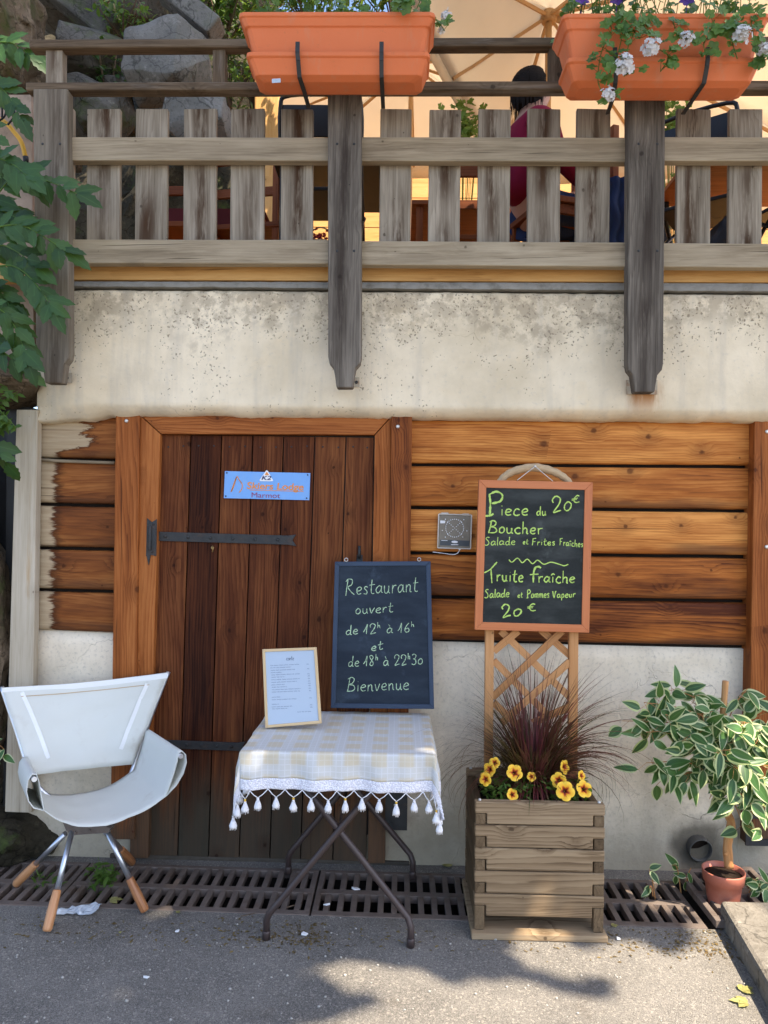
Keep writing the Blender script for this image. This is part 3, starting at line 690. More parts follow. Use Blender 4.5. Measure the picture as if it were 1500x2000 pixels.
# door leaf
D = bpy.data.objects.new('door', None); COL.objects.link(D); D.parent = F
tx = [314, 373, 433, 494, 554, 615, 676, 731]; bx = [289, 347, 407, 467, 527, 587, 650, 716]
mb = MB(); rn = [.55, .08, .5, .46, .42, .7, .72]
for k in range(7):
    ty0, ty1 = line2(((313, 849), (731, 855)), tx[k]), line2(((313, 849), (731, 855)), tx[k + 1])
    by0, by1 = line2(((289, 1670), (716, 1682)), bx[k]), line2(((289, 1670), (716, 1682)), bx[k + 1])
    mb.slab([(tx[k] + 1.2, ty0), (tx[k + 1] - 1.2, ty1), (bx[k + 1] - 1.2, by1), (bx[k] + 1.2, by0)], .006 + U(-.0015, .0015), .03, 'z', rnd=rn[k])
for k in range(7):
    for q in (.25, .75):
        xx = lerp(tx[k], tx[k + 1], q); mb.ball(W(xx, 868 + xx * .006 + U(-3, 3), .004), (.0045, .003, .0045), 1, 6)
mb.build('plank_panel', [M['door'], M['iron']], D, bevel=.004)
mb = MB(); mb.slab([(312, 846), (733, 850), (719, 1690), (286, 1675)], .034, .03); mb.build('door_back', M['black'], D)
def strap(x0, x1, y0, y1, hw):
    mb = MB(); n = 9
    P = [(x0, y0 - hw), (x1 - 16, y1 - hw), (x1, y1 - hw - 2), (x1 - 7, y1), (x1 + 1, y1 + hw + 3), (x1 - 16, y1 + hw), (x0, y0 + hw)]
    mb.poly(P, -.004, .009, 'x')
    for k in range(6):
        t = (k + .5) / 6; mb.ball(W(lerp(x0 + 10, x1 - 14, t), lerp(y0, y1, t), -.006), (.008, .004, .008), 0, 8)
    return mb
strap(291, 578, 1047, 1055, 9).build('strap_hinge', M['iron'], D, bevel=.0015)
strap(282, 480, 1452, 1459, 8).build('strap_hinge', M['iron'], D, bevel=.0015)
mb = MB(); mb.poly([(287, 1012), (296, 1020), (306, 1014), (305, 1086), (294, 1084), (290, 1104), (286, 1086), (285, 1086)], -.034, .007, 'z')
mb.tube([W(293, 1028, -.036), W(292, 1074, -.036)], .009, 10); mb.ball(W(300, 1024, -.034), .006); mb.ball(W(297, 1078, -.034), .006)
mb.build('hinge_plate', M['iron'], D, bevel=.001)
mb = MB(); mb.tube([W(702, 1066, -.012), W(702, 1080, -.014), W(701, 1090, -.01)], [.006, .007, .009], 8); mb.slab([(697, 1084), (708, 1084), (708, 1112), (696, 1112)], -.004, .01); mb.build('latch', M['iron'], D)
mb = MB(); mb.tube([W(415, 1066, .004), W(416, 1072, -.012), W(415, 1078, -.006)], .003, 6); mb.ball(W(415, 1070, -.002), (.008, .004, .008)); mb.build('brass_hook', plain('old brass', (.32, .2, .07), .45, .4, .2, 40, .6), D)
# black slabs stand in for the shade in the gap left of the corner post
mb = MB(); mb.slab([(-300, 790), (26, 800), (12, 1700), (-300, 1700)], .25, .1); mb.slab([(14, 795), (60, 795), (56, 1600), (6, 1600)], .06, .1); mb.build('recess_shade', M['black'], F)

# ================================================================ things fixed to the facade
t = thing('drain_pipe', 'short cut drain pipe end poking from the stained concrete beside the pot', 'pipe', PIPE)
mb = MB(); ax = V(.05, -1, -.12).normalized(); mb.lathe(PIPE + V(0, .08, .01), [(.057, 0), (.057, .108), (.055, .112), (.051, .112), (.050, .02)], 32, axis=ax, cap=False); mb.build('pipe_rim', plain('grey pipe', (.075, .07, .06), .7, .3, .3, 30, 0, .3), t)
mb = MB(); mb.lathe(PIPE + V(0, .008, .004), [(.001, 0), (.0505, 0), (.0505, .006), (.001, .008)], 24, axis=ax); mb.build('bore_shade', M['soil'], t)  # dark disc stands in for the shade inside the pipe

t = thing('door_sign', 'blue metal nameplate with orange lettering screwed to the door', 'sign', W(521, 950, 0))
SQ = [(439, 920), (606, 924), (604, 977), (437, 973)]
pm_ = plain('sky blue enamel', (.16, .36, .72), .4, .45, .07, 14, 0, 0, (.28, .42, .62), .5)
mb = MB(); mb.slab(SQ, -.004, .006)
for x, y in ((443, 923.5), (601, 927.5), (599, 973), (441, 969)): mb.ball(W(x, y, -.005), (.004, .003, .004), 1, 8)
mb.build('plate', [pm_, M['iron']], t, bevel=.001)
def flat_text(s, mat, parent, name, px0, px1, base0, cap, y, bold=True, shear=0.):
    """printed lettering: a font outline laid on the plate between two photo columns"""
    cu = bpy.data.curves.new(name, 'FONT'); cu.body = s; cu.size = 1; cu.extrude = 0; cu.shear = shear
    cu.offset = .018 if bold else 0
    to = bpy.data.objects.new(name, cu); COL.objects.link(to); bpy.context.view_layer.update()
    me = bpy.data.meshes.new_from_object(to.evaluated_get(bpy.context.evaluated_depsgraph_get()))
    COL.objects.unlink(to); bpy.data.objects.remove(to); bpy.data.curves.remove(cu)
    xs_ = [v.co.x for v in me.vertices]; a, b = min(xs_), max(xs_)
    for v in me.vertices:
        u = (v.co.x - a) / (b - a); px = lerp(px0, px1, u); py = lerp(base0[0], base0[1], u) - v.co.y / .7 * cap
        v.co = W(px, py, y)
    me.materials.append(mat); o = bpy.data.objects.new(name, me); COL.objects.link(o); o.parent = parent; o.matrix_parent_inverse = Matrix.Translation(-parent.location)
    return o
m_or = plain('orange lettering', (.72, .27, .06), .5, .3, .1, 40); m_rd = plain('faded crimson lettering', (.28, .05, .12), .5, .3, .2, 40)
m_wh = M['white_plastic']; m_nv = plain('navy lettering', (.03, .03, .1), .5, .3, .1, 40)
flat_text('Skiers Lodge', m_or, t, 'lettering', 482, 593, (954.5, 957.5), 13, -.0055, shear=.12)
flat_text('Marmot', m_rd, t, 'lettering', 491.5, 547, (971.5, 973), 10, -.0055, bold=False)
mb = MB(); mb.ribbon([W(488 + k * 10.5, 957 + k * .28, -.0055) for k in range(11)], V(0, -1, 0), .0028)
for P in ([(451, 961), (462, 932), (466, 936), (472, 944)], [(462, 932), (457, 948), (452, 960)], [(466, 936), (473, 946), (472, 955), (467, 962)]):
    mb.ribbon(smooth_path([W(a, b, -.0055) for a, b in P], 5), V(0, -1, 0), .0042)
mb.build('emblem', m_or, t)
mb = MB(); mb.poly([(520, 918.5), (523, 919.5), (533.5, 938.5), (532, 940), (508.5, 939.6), (506.5, 938)], -.0065, .002); lg = mb.build('badge', m_wh, t)
mb = MB(); mb.poly([(521, 921), (525.5, 928), (517, 928)], -.0075, .001); mb.build('badge_tip', m_or, lg)
flat_text('K2', m_nv, lg, 'lettering', 510.5, 530, (937, 937.5), 8, -.0078, shear=.25)

t = thing('wall_box', 'small clear plastic control box on the boards left of the orange chalkboard', 'control box', W(888, 1038, 0))
BQ = [(857, 1004), (921, 1006), (919, 1072), (855, 1070)]
n_ = NT('smoky clear plastic'); k_ = n_.noise(n_.obj(), 30, 4, .6); n_.done(n_.mix(k_, (.16, .135, .10), (.26, .225, .175)), .35, .3); M['smoke'] = n_.mat
mb = MB(); mb.slab(BQ, -.018, .02); mb.build('housing', M['smoke'], t, bevel=.007)
mb = MB()
for a, b in zip(BQ, BQ[1:] + BQ[:1]): mb.tube([W(a[0], a[1], -.018), W(b[0], b[1], -.018)], .0035, 6)
mb.slab([(862, 1001), (876, 1001), (876, 1006), (862, 1006)], -.017, .01); mb.slab([(903, 1003), (916, 1003), (916, 1008), (903, 1008)], -.017, .01)
mb.build('clear_rim', plain('clear plastic rim', (.55, .5, .43), .25, .5), t, bevel=.001)
mb = MB(); mb.slab([(860, 1054), (917, 1056), (916, 1067), (859, 1065)], -.0195, .003); mb.build('dark_strip', plain('slate strip', (.05, .06, .07), .4, .4), t)
mb = MB()
for k in range(28):
    a = 2 * math.pi * k / 28; mb.ball(W(888 + 17.5 * math.cos(a), 1031.5 + 17.5 * math.sin(a), -.0195), (.0026, .001, .0026), 0, 6)
for k in range(-4, 5):
    for s_ in (-1, 1): mb.ball(W(888 + k * 3.3, 1031.5 + s_ * k * 3.1, -.0195), (.0024, .001, .0024), 0, 6)
for x, y in ((870, 1014), (906, 1015), (864, 1036), (912, 1037), (870, 1049), (904, 1049)): mb.ball(W(x, y, -.0195), (.0026, .001, .0026), 0, 6)
mb.slab([(860, 1016.5), (870, 1017), (869, 1022), (860, 1022)], -.0197, .002); mb.ball(W(888, 1058.5, -.02), (.016, .001, .006), 0, 14)
mb.slab([(881, 1063), (895, 1063.4), (895, 1064.6), (881, 1064.4)], -.0205, .002); mb.slab([(862, 1055), (874, 1055.3), (874, 1056.4), (862, 1056)], -.0205, .002)
mb.build('dial_marks', m_wh, t)
mb = MB(); mb.tube(smooth_path([W(898, 1073, -.012), W(894, 1080, -.012), W(886, 1083, -.008), (W(868, 1081, -.004)), W(845, 1078, -.004)], 5), .0018, 5); mb.lathe(W(898, 1073, -.012), [(.006, -.003), (.006, .004)], 10); mb.build('cable', M['white_plastic'], t)
# ================================================================ terrace railing
RL = thing('terrace_railing', 'weathered grey wooden picket railing along the terrace edge', 'railing', W(750, 500, -.2))
YP = -.25
def ogee(l, r, lb, rb, yb, yt, tipl, tipr, ytip):
    wl, wr = tipl - lb, rb - tipr
    return [(l, yt), (r, yt), (rb, yb), (rb - wr * .15, yb + 12), (rb - wr * .65, yb + 22), (tipr + 3, yb + 36), (tipr, ytip), (tipl, ytip), (tipl - 3, yb + 36), (lb + wl * .65, yb + 22), (lb + wl * .15, yb + 12), (lb, yb)]
plist = [(ogee(64, 132, 70, 135, 688, 173, 87, 120, 748), M['post_mid'], .5, (118, 140, 728, 748)),
         (ogee(640, 706, 641, 706, 697, 178, 657, 689, 757), M['post_grey'], .62, (686, 702, 737, 756)),
         (ogee(1227, 1300, 1226, 1296, 710, 172, 1241, 1279, 766), M['post_grey'], .45, (1224, 1284, 742, 770)),
         (ogee(1850, 1925, 1850, 1922, 712, 172, 1866, 1906, 770), M['post_grey'], .45, (1848, 1860, 742, 770))]
for pts, m, rn, pl in plist:
    mb = MB(); mb.poly(pts, YP, .062, 'z', rnd=rn); o = mb.build('post', m, RL, bevel=.006)
    l, r = pts[0][0], pts[1][0]; mb = MB()
    for sx in (.28, .78):
        for sy in (281, 490):
            mb.ball(W(lerp(l, r, sx), sy, YP - .0005), (.006, .002, .006), 0, 8)
    mb.build('bolt_heads', M['iron'], o)
    mb = MB(); a, b, c, d = pl; mb.slab([(a, c), (b, c), (b, d), (a, d)], -.108, .006); o2 = mb.build('anchor_plate', plain('pale steel plate', (.42, .36, .27), .7, .3, .3, 30, .2, 0, (.3, .12, .03), .7), RL)
    mb = MB(); mb.ball(W((a + b) / 2 + 2, (c + d) / 2, -.109), (.008, .003, .008)); mb.build('bolt', M['iron'], o2)
for q, rn in (([(129, 267), (645, 268), (645, 314), (129, 313)], .55), ([(702, 267), (1232, 268), (1232, 316), (702, 314)], .42), ([(1292, 267), (1860, 268), (1860, 315), (1292, 314)], .5),
              ([(130, 467), (645, 468), (645, 515), (130, 514)], .6), ([(702, 470), (1232, 473), (1232, 521), (702, 517)], .66), ([(1292, 474), (1860, 478), (1860, 526), (1292, 521)], .72)):
    mb = MB(); mb.slab(q, -.205, .05, 'x', rnd=rn); mb.build('rail', M['rail_grey'], RL, bevel=.005)
pk = [(105, 143), (169, 234), (264, 327), (358, 422), (450, 516), (548, 611), (742, 803), (838, 900), (934, 997), (1030, 1094), (1126, 1192), (1322, 1388), (1424, 1489), (1520, 1585), (1622, 1686), (1720, 1786)]
for k, (a, b) in enumerate(pk):
    mb = MB(); d = U(-3, 0); mb.slab([(a + 1, 212 + U(-1, 2)), (b + 1, 212 + U(-1, 2)), (b + d, 482), (a + d, 482)], -.152, .026, 'z', rnd=U(.3, .7)); mb.build('picket', M['picket'], RL, bevel=.004)
for q, y, rn in (([(56, 76), (2000, 68), (2000, 85), (56, 93)], -.225, .3), ([(49, 160), (2000, 155), (2000, 173), (49, 176)], -.225, .35)):
    mb = MB(); mb.slab(q, y, .062, 'x', rnd=rn); mb.build('hand_rail', M['top_rail'], RL, bevel=.007)
for a, b, m, rn in ((89, 122, 'picket', .6), (415, 440, 'top_rail', .4), (1073, 1099, 'top_rail', .2), (1700, 1730, 'top_rail', .3)):
    mb = MB(); mb.slab([(a, 90), (b, 90), (b, 168), (a, 168)], -.205, .05, 'z', rnd=rn); mb.build('baluster', M[m], RL, bevel=.004)

# ================================================================ window boxes
def flower_box(l, r, tip, label, ends, brackets):
    """ends: photo x of rim left/right, foot left/right; lofted trough with a recess line, a saucer and two flat hooks"""
    (rl_, rr), (fl, fr_), (y0, y1) = ends; yf = -.50
    t = thing('flower_box', label, 'flower box', W((rl_ + rr) / 2, 165, -.37), 'terracotta boxes on the railing')
    ztop = W((rl_ + rr) / 2, y0, yf).z; zbot = W((fl + fr_) / 2, y1, yf + .05).z
    xl, xr = W(rl_, y0, yf).x, W(rr, y0, yf).x; bl, br = W(fl, y1, yf + .05).x, W(fr_, y1, yf + .05).x
    yb = -.275; h = ztop - zbot
    def ring(z, k, out=0):   # k=0 rim, 1 foot
        a, b = lerp(xl, bl, k) - out, lerp(xr, br, k) + out; f, bk = lerp(yf, yf + .045, k) - out, lerp(yb, yb - .03, k) + min(out, .004); c = .022
        return [V(a + c, f, z), V(b - c, f, z), V(b - c * .3, f + c * .3, z), V(b, f + c, z), V(b, bk - c, z), V(b - c, bk, z), V(a + c, bk, z), V(a, bk - c, z), V(a, f + c, z), V(a + c * .3, f + c * .3, z)]
    def loft(rings, name, m, close=True):
        mb = MB(); I = [[mb.vert(p) for p in r_] for r_ in rings]; n = 10
        for q in range(len(I) - 1):
            for j in range(n): mb.face((I[q][j], I[q][(j + 1) % n], I[q + 1][(j + 1) % n], I[q + 1][j]), 0, False)
        mb.face(I[-1], 0)
        return mb.build(name, m, t, bevel=.003)
    loft([ring(ztop - .04, .03, -.012), ring(ztop, 0, -.010), ring(ztop, 0, .004), ring(ztop - .016, 0, .004), ring(ztop - .020, .05, 0), ring(ztop - h * .30, .28, 0), ring(ztop - h * .33, .32, -.006), ring(ztop - h * .98, .8, -.006), ring(ztop - h, .85, -.02)], 'trough', M['orange_plastic'])
    s0 = zbot - .002
    loft([ring(s0 - .01, .88, .006), ring(s0 + .004, .86, .018), ring(s0 + .004, .86, .024), ring(s0 - .012, .88, .024), ring(s0 - .018, .9, .016), ring(s0 - .075, 1.02, 0), ring(s0 - .088, 1.05, -.03)], 'saucer', M['orange_plastic'])
    mb = MB(); P = ring(ztop - .03, .05, -.012); mb.face([mb.vert(p) for p in P]); mb.build('soil', M['soil'], t)
    for bx_ in brackets:
        mb = MB(); x = W(bx_[0], 105, yf).x; x2 = W(bx_[1], 178, -.30).x; zz = s0
        path = [V(x, yf - .0, zz + .035), V(x, yf - .002, zz - .01), V(lerp(x, x2, .15), yf + .005, zz - .04), V(lerp(x, x2, .3), yf + .035, zz - .092), V(lerp(x, x2, .75), -.36, zz - .094), V(x2, -.235, zz - .094)]
        for a, b in zip(path, path[1:]): mb.bar(a, b, .018, .006, (0, -1, -.5))
        mb.build('bracket', M['iron'], t, bevel=.001)
    return t, (xl, xr, yf, yb, ztop)
fb1, box1 = flower_box(0, 0, 0, 'plain terracotta flower box with bare front hung beside the middle post', ((467, 849), (497, 826), (24, 112)), ((581, 600), (745, 748)))
mb = MB(); mb.slab([(531, 154), (548, 153), (548, 161), (531, 162)], -.4775, .001); mb.build('price_sticker', M['paper'], fb1)
fb2, box2 = flower_box(0, 0, 0, 'terracotta flower box overhung by trailing white geraniums', ((1100, 1505), (1118, 1470), (27, 123)), ((1201, 1195), (1382, 1345)))

# ---------------------------------------------------------------- plants in the boxes
def fl_leaf(mb, c, nrm, rad, m=0):      # round lobed leaf
    nrm = Vector(nrm).normalized(); e1 = nrm.orthogonal().normalized(); e2 = nrm.cross(e1); a0 = U(0, 6.3); N = 20; rn = random.random()
    cc = mb.vert(c - nrm * rad * .12, (0, 0, 0), rn); ring = []
    for k in range(N):
        a = 2 * math.pi * k / N; rr = rad * (.74 + .26 * abs(math.cos(a * 2.5)))
        ring.append(mb.vert(c + (e1 * math.cos(a + a0) + e2 * math.sin(a + a0)) * rr + nrm * rad * .1 * math.sin(a * 5), (1, 0, 0), rn))
    for k in range(N - 1): mb.face((cc, ring[k], ring[k + 1]), m, True)
def floret(mb, c, nrm, rad, m=0, n=5):
    nrm = Vector(nrm).normalized(); e1 = nrm.orthogonal().normalized(); e2 = nrm.cross(e1); a0 = U(0, 6.3)
    for k in range(n):
        a = a0 + 2 * math.pi * k / n; d = e1 * math.cos(a) + e2 * math.sin(a)
        mb.leaf(c, d + nrm * .35, nrm, rad, rad * .75, m, fold=.15, curl=.1, seg=4, peak=.62)
def geranium(label, stems, box, heads, nbush, lx):
    xl, xr, yf, yb, zt = box
    t = thing('geranium', label, 'plant', V((lx[0] + lx[1]) / 2, -.38, zt - .03))
    mb = MB(); st = MB()
    for k in range(nbush):
        x = U(*lx); c = V(x, U(-.45, -.3), zt - .02); h = U(.04, .2); tip = c + V(U(-.06, .06), U(-.07, .05), h)
        st.tube([c, c.lerp(tip, .5) + V(U(-.01, .01), 0, .01), tip], .002, 5); fl_leaf(mb, tip, V(U(-.7, .7), U(-1.3, -.1), U(.2, 1)), U(.014, .032))
    for pts in stems:
        P = smooth_path([W(a, b, yy) for a, b, yy in pts], 6); st.tube(P, .0022, 5)
        for q in range(2, len(P)):
            for rep in range(2):
                if random.random() < .55:
                    d = V(U(-1, 1), U(-.9, .1), U(-.6, .5)).normalized(); c = P[q] + d * U(.02, .05); st.tube([P[q], c], .0014, 4)
                    fl_leaf(mb, c, V(U(-.6, .6), -1, U(-.2, .9)), U(.013, .03))
    st.build('stems', M['leaf_mid'], t); mb.build('foliage', M['leaf_geranium'], t)
    for hx, hy, hr, yy in heads:
        c = W(hx, hy, yy); f = MB()
        for k in range(44):
            d = V(random.gauss(0, 1), random.gauss(0, 1), random.gauss(0, 1)).normalized(); d.y = -abs(d.y) if random.random() < .8 else d.y
            floret(f, c + d * hr * U(.45, 1.25), d + V(U(-.4, .4), -.5, U(-.1, .5)), hr * U(.34, .5))
        f.tube([c, c + V(U(-.01, .01), .02, .05)], .0015, 4)
        f.build('flower', M['petal_white'], t)
geranium('trailing geranium with white flower heads over the front of the right box', [
    [(1180, 25, -.45), (1195, 60, -.53), (1175, 100, -.54), (1168, 160, -.53), (1185, 190, -.53)], [(1215, 25, -.45), (1215, 70, -.53), (1205, 120, -.55), (1220, 150, -.55)],
    [(1240, 20, -.45), (1258, 50, -.52), (1280, 90, -.55), (1305, 110, -.55), (1290, 140, -.54)], [(1255, 20, -.45), (1240, 60, -.54), (1225, 100, -.55), (1235, 130, -.55)],
    [(1310, 25, -.45), (1320, 60, -.53), (1335, 78, -.55)], [(1400, 20, -.45), (1390, 60, -.54), (1375, 85, -.56), (1380, 110, -.55)], [(1430, 20, -.45), (1425, 60, -.54), (1440, 115, -.55)],
    [(1465, 20, -.45), (1470, 60, -.53), (1478, 110, -.52), (1490, 130, -.5)], [(1195, 20, -.45), (1225, 45, -.53), (1250, 75, -.55)], [(1415, 25, -.45), (1440, 45, -.55), (1400, 70, -.56)]],
    box2, [(1272, 92, .030, -.57), (1220, 128, .033, -.57), (1340, 77, .024, -.56), (1448, 70, .030, -.57), (1188, 183, .024, -.55), (1492, 100, .026, -.53)], 150, (box2[0] + .03, box2[1] - .02))
geranium('low geranium at the right end of the plain box with one pale flower', [[(835, 20, -.45), (858, 45, -.46), (868, 60, -.46)], [(800, 15, -.45), (790, 10, -.5), (780, 14, -.52)]], box1, [(872, 30, .018, -.45), (862, 62, .012, -.45)], 40, (box1[0] + .45, box1[1] - .02))
geranium('low leafy plant growing in the left part of the plain box', [], box1, [], 60, (box1[0] + .05, box1[0] + .5))
t = thing('petunia', 'purple petunia between the geranium leaves of the right box', 'plant', V(box2[0] + .1, -.4, box2[4] - .03), 'petunias with purple flowers')
for hx in (1136, 1342, 1205):
    f = MB(); c = W(hx, 4, -.47); 
    f.tube([c, c + V(0, .03, -.12)], .0018, 4)
    floret(f, c, V(U(-.3, .3), -1, .4), .034, 0, 5); f.build('flower', M['petal_purple'], t)
mb = MB()
for k in range(40): 
    c = V(U(box2[0] + .02, box2[1] - .1), U(-.46, -.33), box2[4] + U(.0, .07)); mb.leaf(c, V(U(-1, 1), U(-1, .2), U(-.2, 1)), V(0, -.5, 1), U(.03, .05), .02)
mb.build('foliage', M['leaf_mid'], t)
# ================================================================ handwriting: single-stroke letters, x-height .5, capitals 1
GL = {
 'a': (.46, [[(.36, .40), (.24, .50), (.09, .40), (.03, .2), (.11, .03), (.25, .09), (.36, .3), (.38, .47)], [(.38, .47), (.37, .14), (.46, .02)]]),
 'b': (.42, [[(.06, 1), (.05, .03), (.25, .02), (.36, .2), (.28, .42), (.06, .36)]]),
 'c': (.38, [[(.35, .42), (.22, .50), (.06, .34), (.05, .12), (.2, .01), (.36, .08)]]),
 'd': (.46, [[(.35, .38), (.22, .46), (.06, .32), (.06, .08), (.2, .02), (.35, .22)], [(.40, .98), (.36, .3), (.37, .06), (.46, .02)]]),
 'e': (.40, [[(.05, .24), (.25, .28), (.35, .38), (.25, .5), (.09, .4), (.04, .18), (.16, .02), (.36, .08)]]),
 'f': (.42, [[(.44, .92), (.36, 1.04), (.22, .96), (.17, .6), (.15, 0)], [(.02, .5), (.36, .54)]]),
 'h': (.42, [[(.08, 1), (.05, 0)], [(.06, .3), (.2, .47), (.31, .38), (.32, .05), (.40, .02)]]),
 'i': (.18, [[(.09, .48), (.08, .02)], [(.1, .68), (.11, .72)]]),
 'l': (.16, [[(.1, 1), (.07, .1), (.13, 0)]]),
 'm': (.62, [[(.05, .48), (.05, .0)], [(.05, .32), (.17, .47), (.26, .4), (.27, 0)], [(.27, .32), (.4, .48), (.51, .38), (.52, .04), (.6, .02)]]),
 'n': (.42, [[(.06, .48), (.05, 0)], [(.06, .3), (.2, .48), (.3, .38), (.31, .06), (.4, .02)]]),
 'o': (.40, [[(.22, .5), (.07, .38), (.05, .12), (.18, .01), (.33, .14), (.34, .38), (.22, .5), (.15, .46)]]),
 'p': (.40, [[(.07, .48), (.04, -.36)], [(.06, .36), (.2, .5), (.34, .36), (.28, .08), (.14, .04), (.06, .14)]]),
 'r': (.33, [[(.06, .5), (.06, 0)], [(.06, .26), (.16, .45), (.32, .47)]]),
 's': (.34, [[(.31, .44), (.19, .5), (.08, .38), (.26, .2), (.22, .03), (.04, .06)]]),
 't': (.36, [[(.2, .9), (.12, .2), (.2, .02), (.34, .06)], [(.02, .54), (.36, .6)]]),
 'u': (.44, [[(.06, .48), (.06, .14), (.16, .01), (.3, .14), (.34, .46)], [(.34, .46), (.34, .1), (.42, .02)]]),
 'v': (.38, [[(.03, .48), (.15, .02), (.25, .25), (.36, .5)]]),
 'R': (.62, [[(.16, .96), (.1, .5), (.02, 0)], [(.02, .84), (.2, 1.02), (.44, .94), (.42, .66), (.16, .5), (.36, .22), (.6, .0)]]),
 'B': (.56, [[(.18, .98), (.1, .5), (.02, .0)], [(.06, .9), (.3, 1.02), (.48, .86), (.36, .6), (.12, .52), (.4, .46), (.5, .22), (.34, .03), (.0, .02)]]),
 'P': (.56, [[(.1, .92), (.12, .5), (.1, .0)], [(-.04, -.03), (.1, 0), (.24, .05)], [(.1, .92), (.3, 1.0), (.5, .84), (.42, .58), (.16, .5)]]),
 'S': (.46, [[(.40, .92), (.24, .98), (.1, .8), (.3, .48), (.34, .18), (.16, .0), (-.04, .1)]]),
 'F': (.48, [[(.1, .92), (.08, .4), (.04, 0)], [(.06, .92), (.3, .96), (.46, .98)], [(.08, .5), (.36, .54)]]),
 'T': (.52, [[(-.18, .54), (.1, .74), (.42, 1.12)], [(.14, .76), (.16, .4), (.17, 0)]]),
 'V': (.5, [[(.04, .96), (.18, .04), (.3, .5), (.42, .94)], [(.42, .94), (.52, .9)]]),
 '0': (.44, [[(.24, .55), (.08, .4), (.06, .12), (.2, .02), (.36, .16), (.4, .42), (.26, .56), (.18, .5)]]),
 '1': (.30, [[(-.08, .22), (.08, .5), (.2, .96), (.17, .5), (.15, .02)]]),
 '2': (.50, [[(.08, .62), (.04, .82), (.2, 1.0), (.4, .84), (.34, .5), (.1, .06), (.14, .0), (.3, .06), (.46, .1)]]),
 '3': (.46, [[(.06, .88), (.22, .98), (.38, .84), (.3, .6), (.18, .54), (.36, .44), (.38, .16), (.2, .0), (.03, .1)]]),
 '6': (.44, [[(.34, .9), (.14, .6), (.06, .2), (.2, .02), (.36, .16), (.3, .4), (.1, .34)]]),
 '8': (.46, [[(.36, .86), (.2, .98), (.08, .82), (.34, .3), (.24, .02), (.08, .16), (.2, .46), (.38, .8)]]),
 '\u20ac': (.6, [[(.52, .84), (.36, .96), (.18, .7), (.16, .3), (.3, .06), (.54, .1)], [(.0, .58), (.42, .62)], [(.0, .42), (.36, .46)]]),
 ' ': (.3, []),
}
GL['\u00ee'] = (.24, [GL['i'][1][0], [(.0, .6), (.1, .72), (.24, .64)]])
GL['\u00e0'] = (.46, GL['a'][1] + [[(.14, .86), (.26, .66)]])
GL['\u00e2'] = (.46, GL['a'][1])
def chalk(mb, s, x0, x1, y0, y1, cap, wpx, plane, sup=(), jit=.018):
    """write s between photo columns x0..x1 on a baseline y0..y1; plane = (point, normal)"""
    adv = 0; lay = []
    for k, ch in enumerate(s):
        sc = .55 if k in sup else 1.0; wd, st = GL[ch]; lay.append((adv, sc, st, k in sup)); adv += wd * sc + .07
    kx = (x1 - x0) / (adv - .07)
    for off, sc, st, up in lay:
        dy = U(-.02, .02)
        for line in st:
            ctl = [(off + a * sc, b * sc + (.55 if up else 0) + dy) for a, b in line]
            ctl = [(a + U(-jit, jit), b + U(-jit, jit)) for a, b in ctl]
            pts = []
            for p in (smooth_path([V(a, b, 0) for a, b in ctl], 6) if len(ctl) > 2 else [V(*ctl[0], 0), V(*ctl[1], 0)]):
                px = x0 + p.x * kx; py = lerp(y0, y1, (px - x0) / max(1, x1 - x0)) - p.y * cap
                pts.append(PL(px, py, plane[0], plane[1]))
            base = .84 * wpx * (pts[0] - CAM).length / FPX
            mb.ribbon(pts, plane[1], [base * U(.6, 1.2) * (.75 if k in (0, len(pts) - 1) else 1) for k in range(len(pts))])

def board(name, label, cat, quad, ybot, ytop, fw, m_panel, m_frame, inner=True, pm=None, th=.022):
    """a framed board standing on a slant: photo corners TL TR BR BL, depth of its bottom and top edges"""
    b0, b1 = W(*quad[3], ybot), W(*quad[2], ybot); t0, t1 = W(*quad[0], ytop), W(*quad[1], ytop)
    nrm = (b1 - b0).cross(t0 - b0).normalized()
    if nrm.y > 0: nrm = -nrm
    c0 = (b0 + b1 + t0 + t1) / 4
    t1 = t1 - nrm * (t1 - c0).dot(nrm); t0 = t0 - nrm * (t0 - c0).dot(nrm); b0 = b0 - nrm * (b0 - c0).dot(nrm); b1 = b1 - nrm * (b1 - c0).dot(nrm)
    t = thing(name, label, cat, (b0 + b1) / 2)
    ex = (t1 - t0).normalized(); ez = (t0 - b0).normalized(); back = -nrm * th
    def fr(P, m, nm, grain):
        mb = MB(); mb.hexa(P + [p + back for p in P], grain, 0, U(.35, .65)); return mb.build(nm, m, t, bevel=.002)
    i0, i1, i2, i3 = t0 + ex * fw - ez * fw, t1 - ex * fw - ez * fw, b1 - ex * fw + ez * fw, b0 + ex * fw + ez * fw
    fr([t0, t1, i1, i0], m_frame, 'frame_side', 'x'); fr([i3, i2, b1, b0], m_frame, 'frame_side', 'x'); fr([t0, i0, i3, b0], m_frame, 'frame_side', 'z'); fr([i1, t1, b1, i2], m_frame, 'frame_side', 'z')
    mb = MB(); P = [p - nrm * (.005 if inner else .003) for p in (i0, i1, i2, i3)]; mb.hexa(P + [p - nrm * .006 for p in P], 'x'); mb.build('panel', m_panel, t)
    return t, (c0 - nrm * (.0042 if inner else .0022), nrm), (t0, t1, b1, b0), ex, ez, nrm

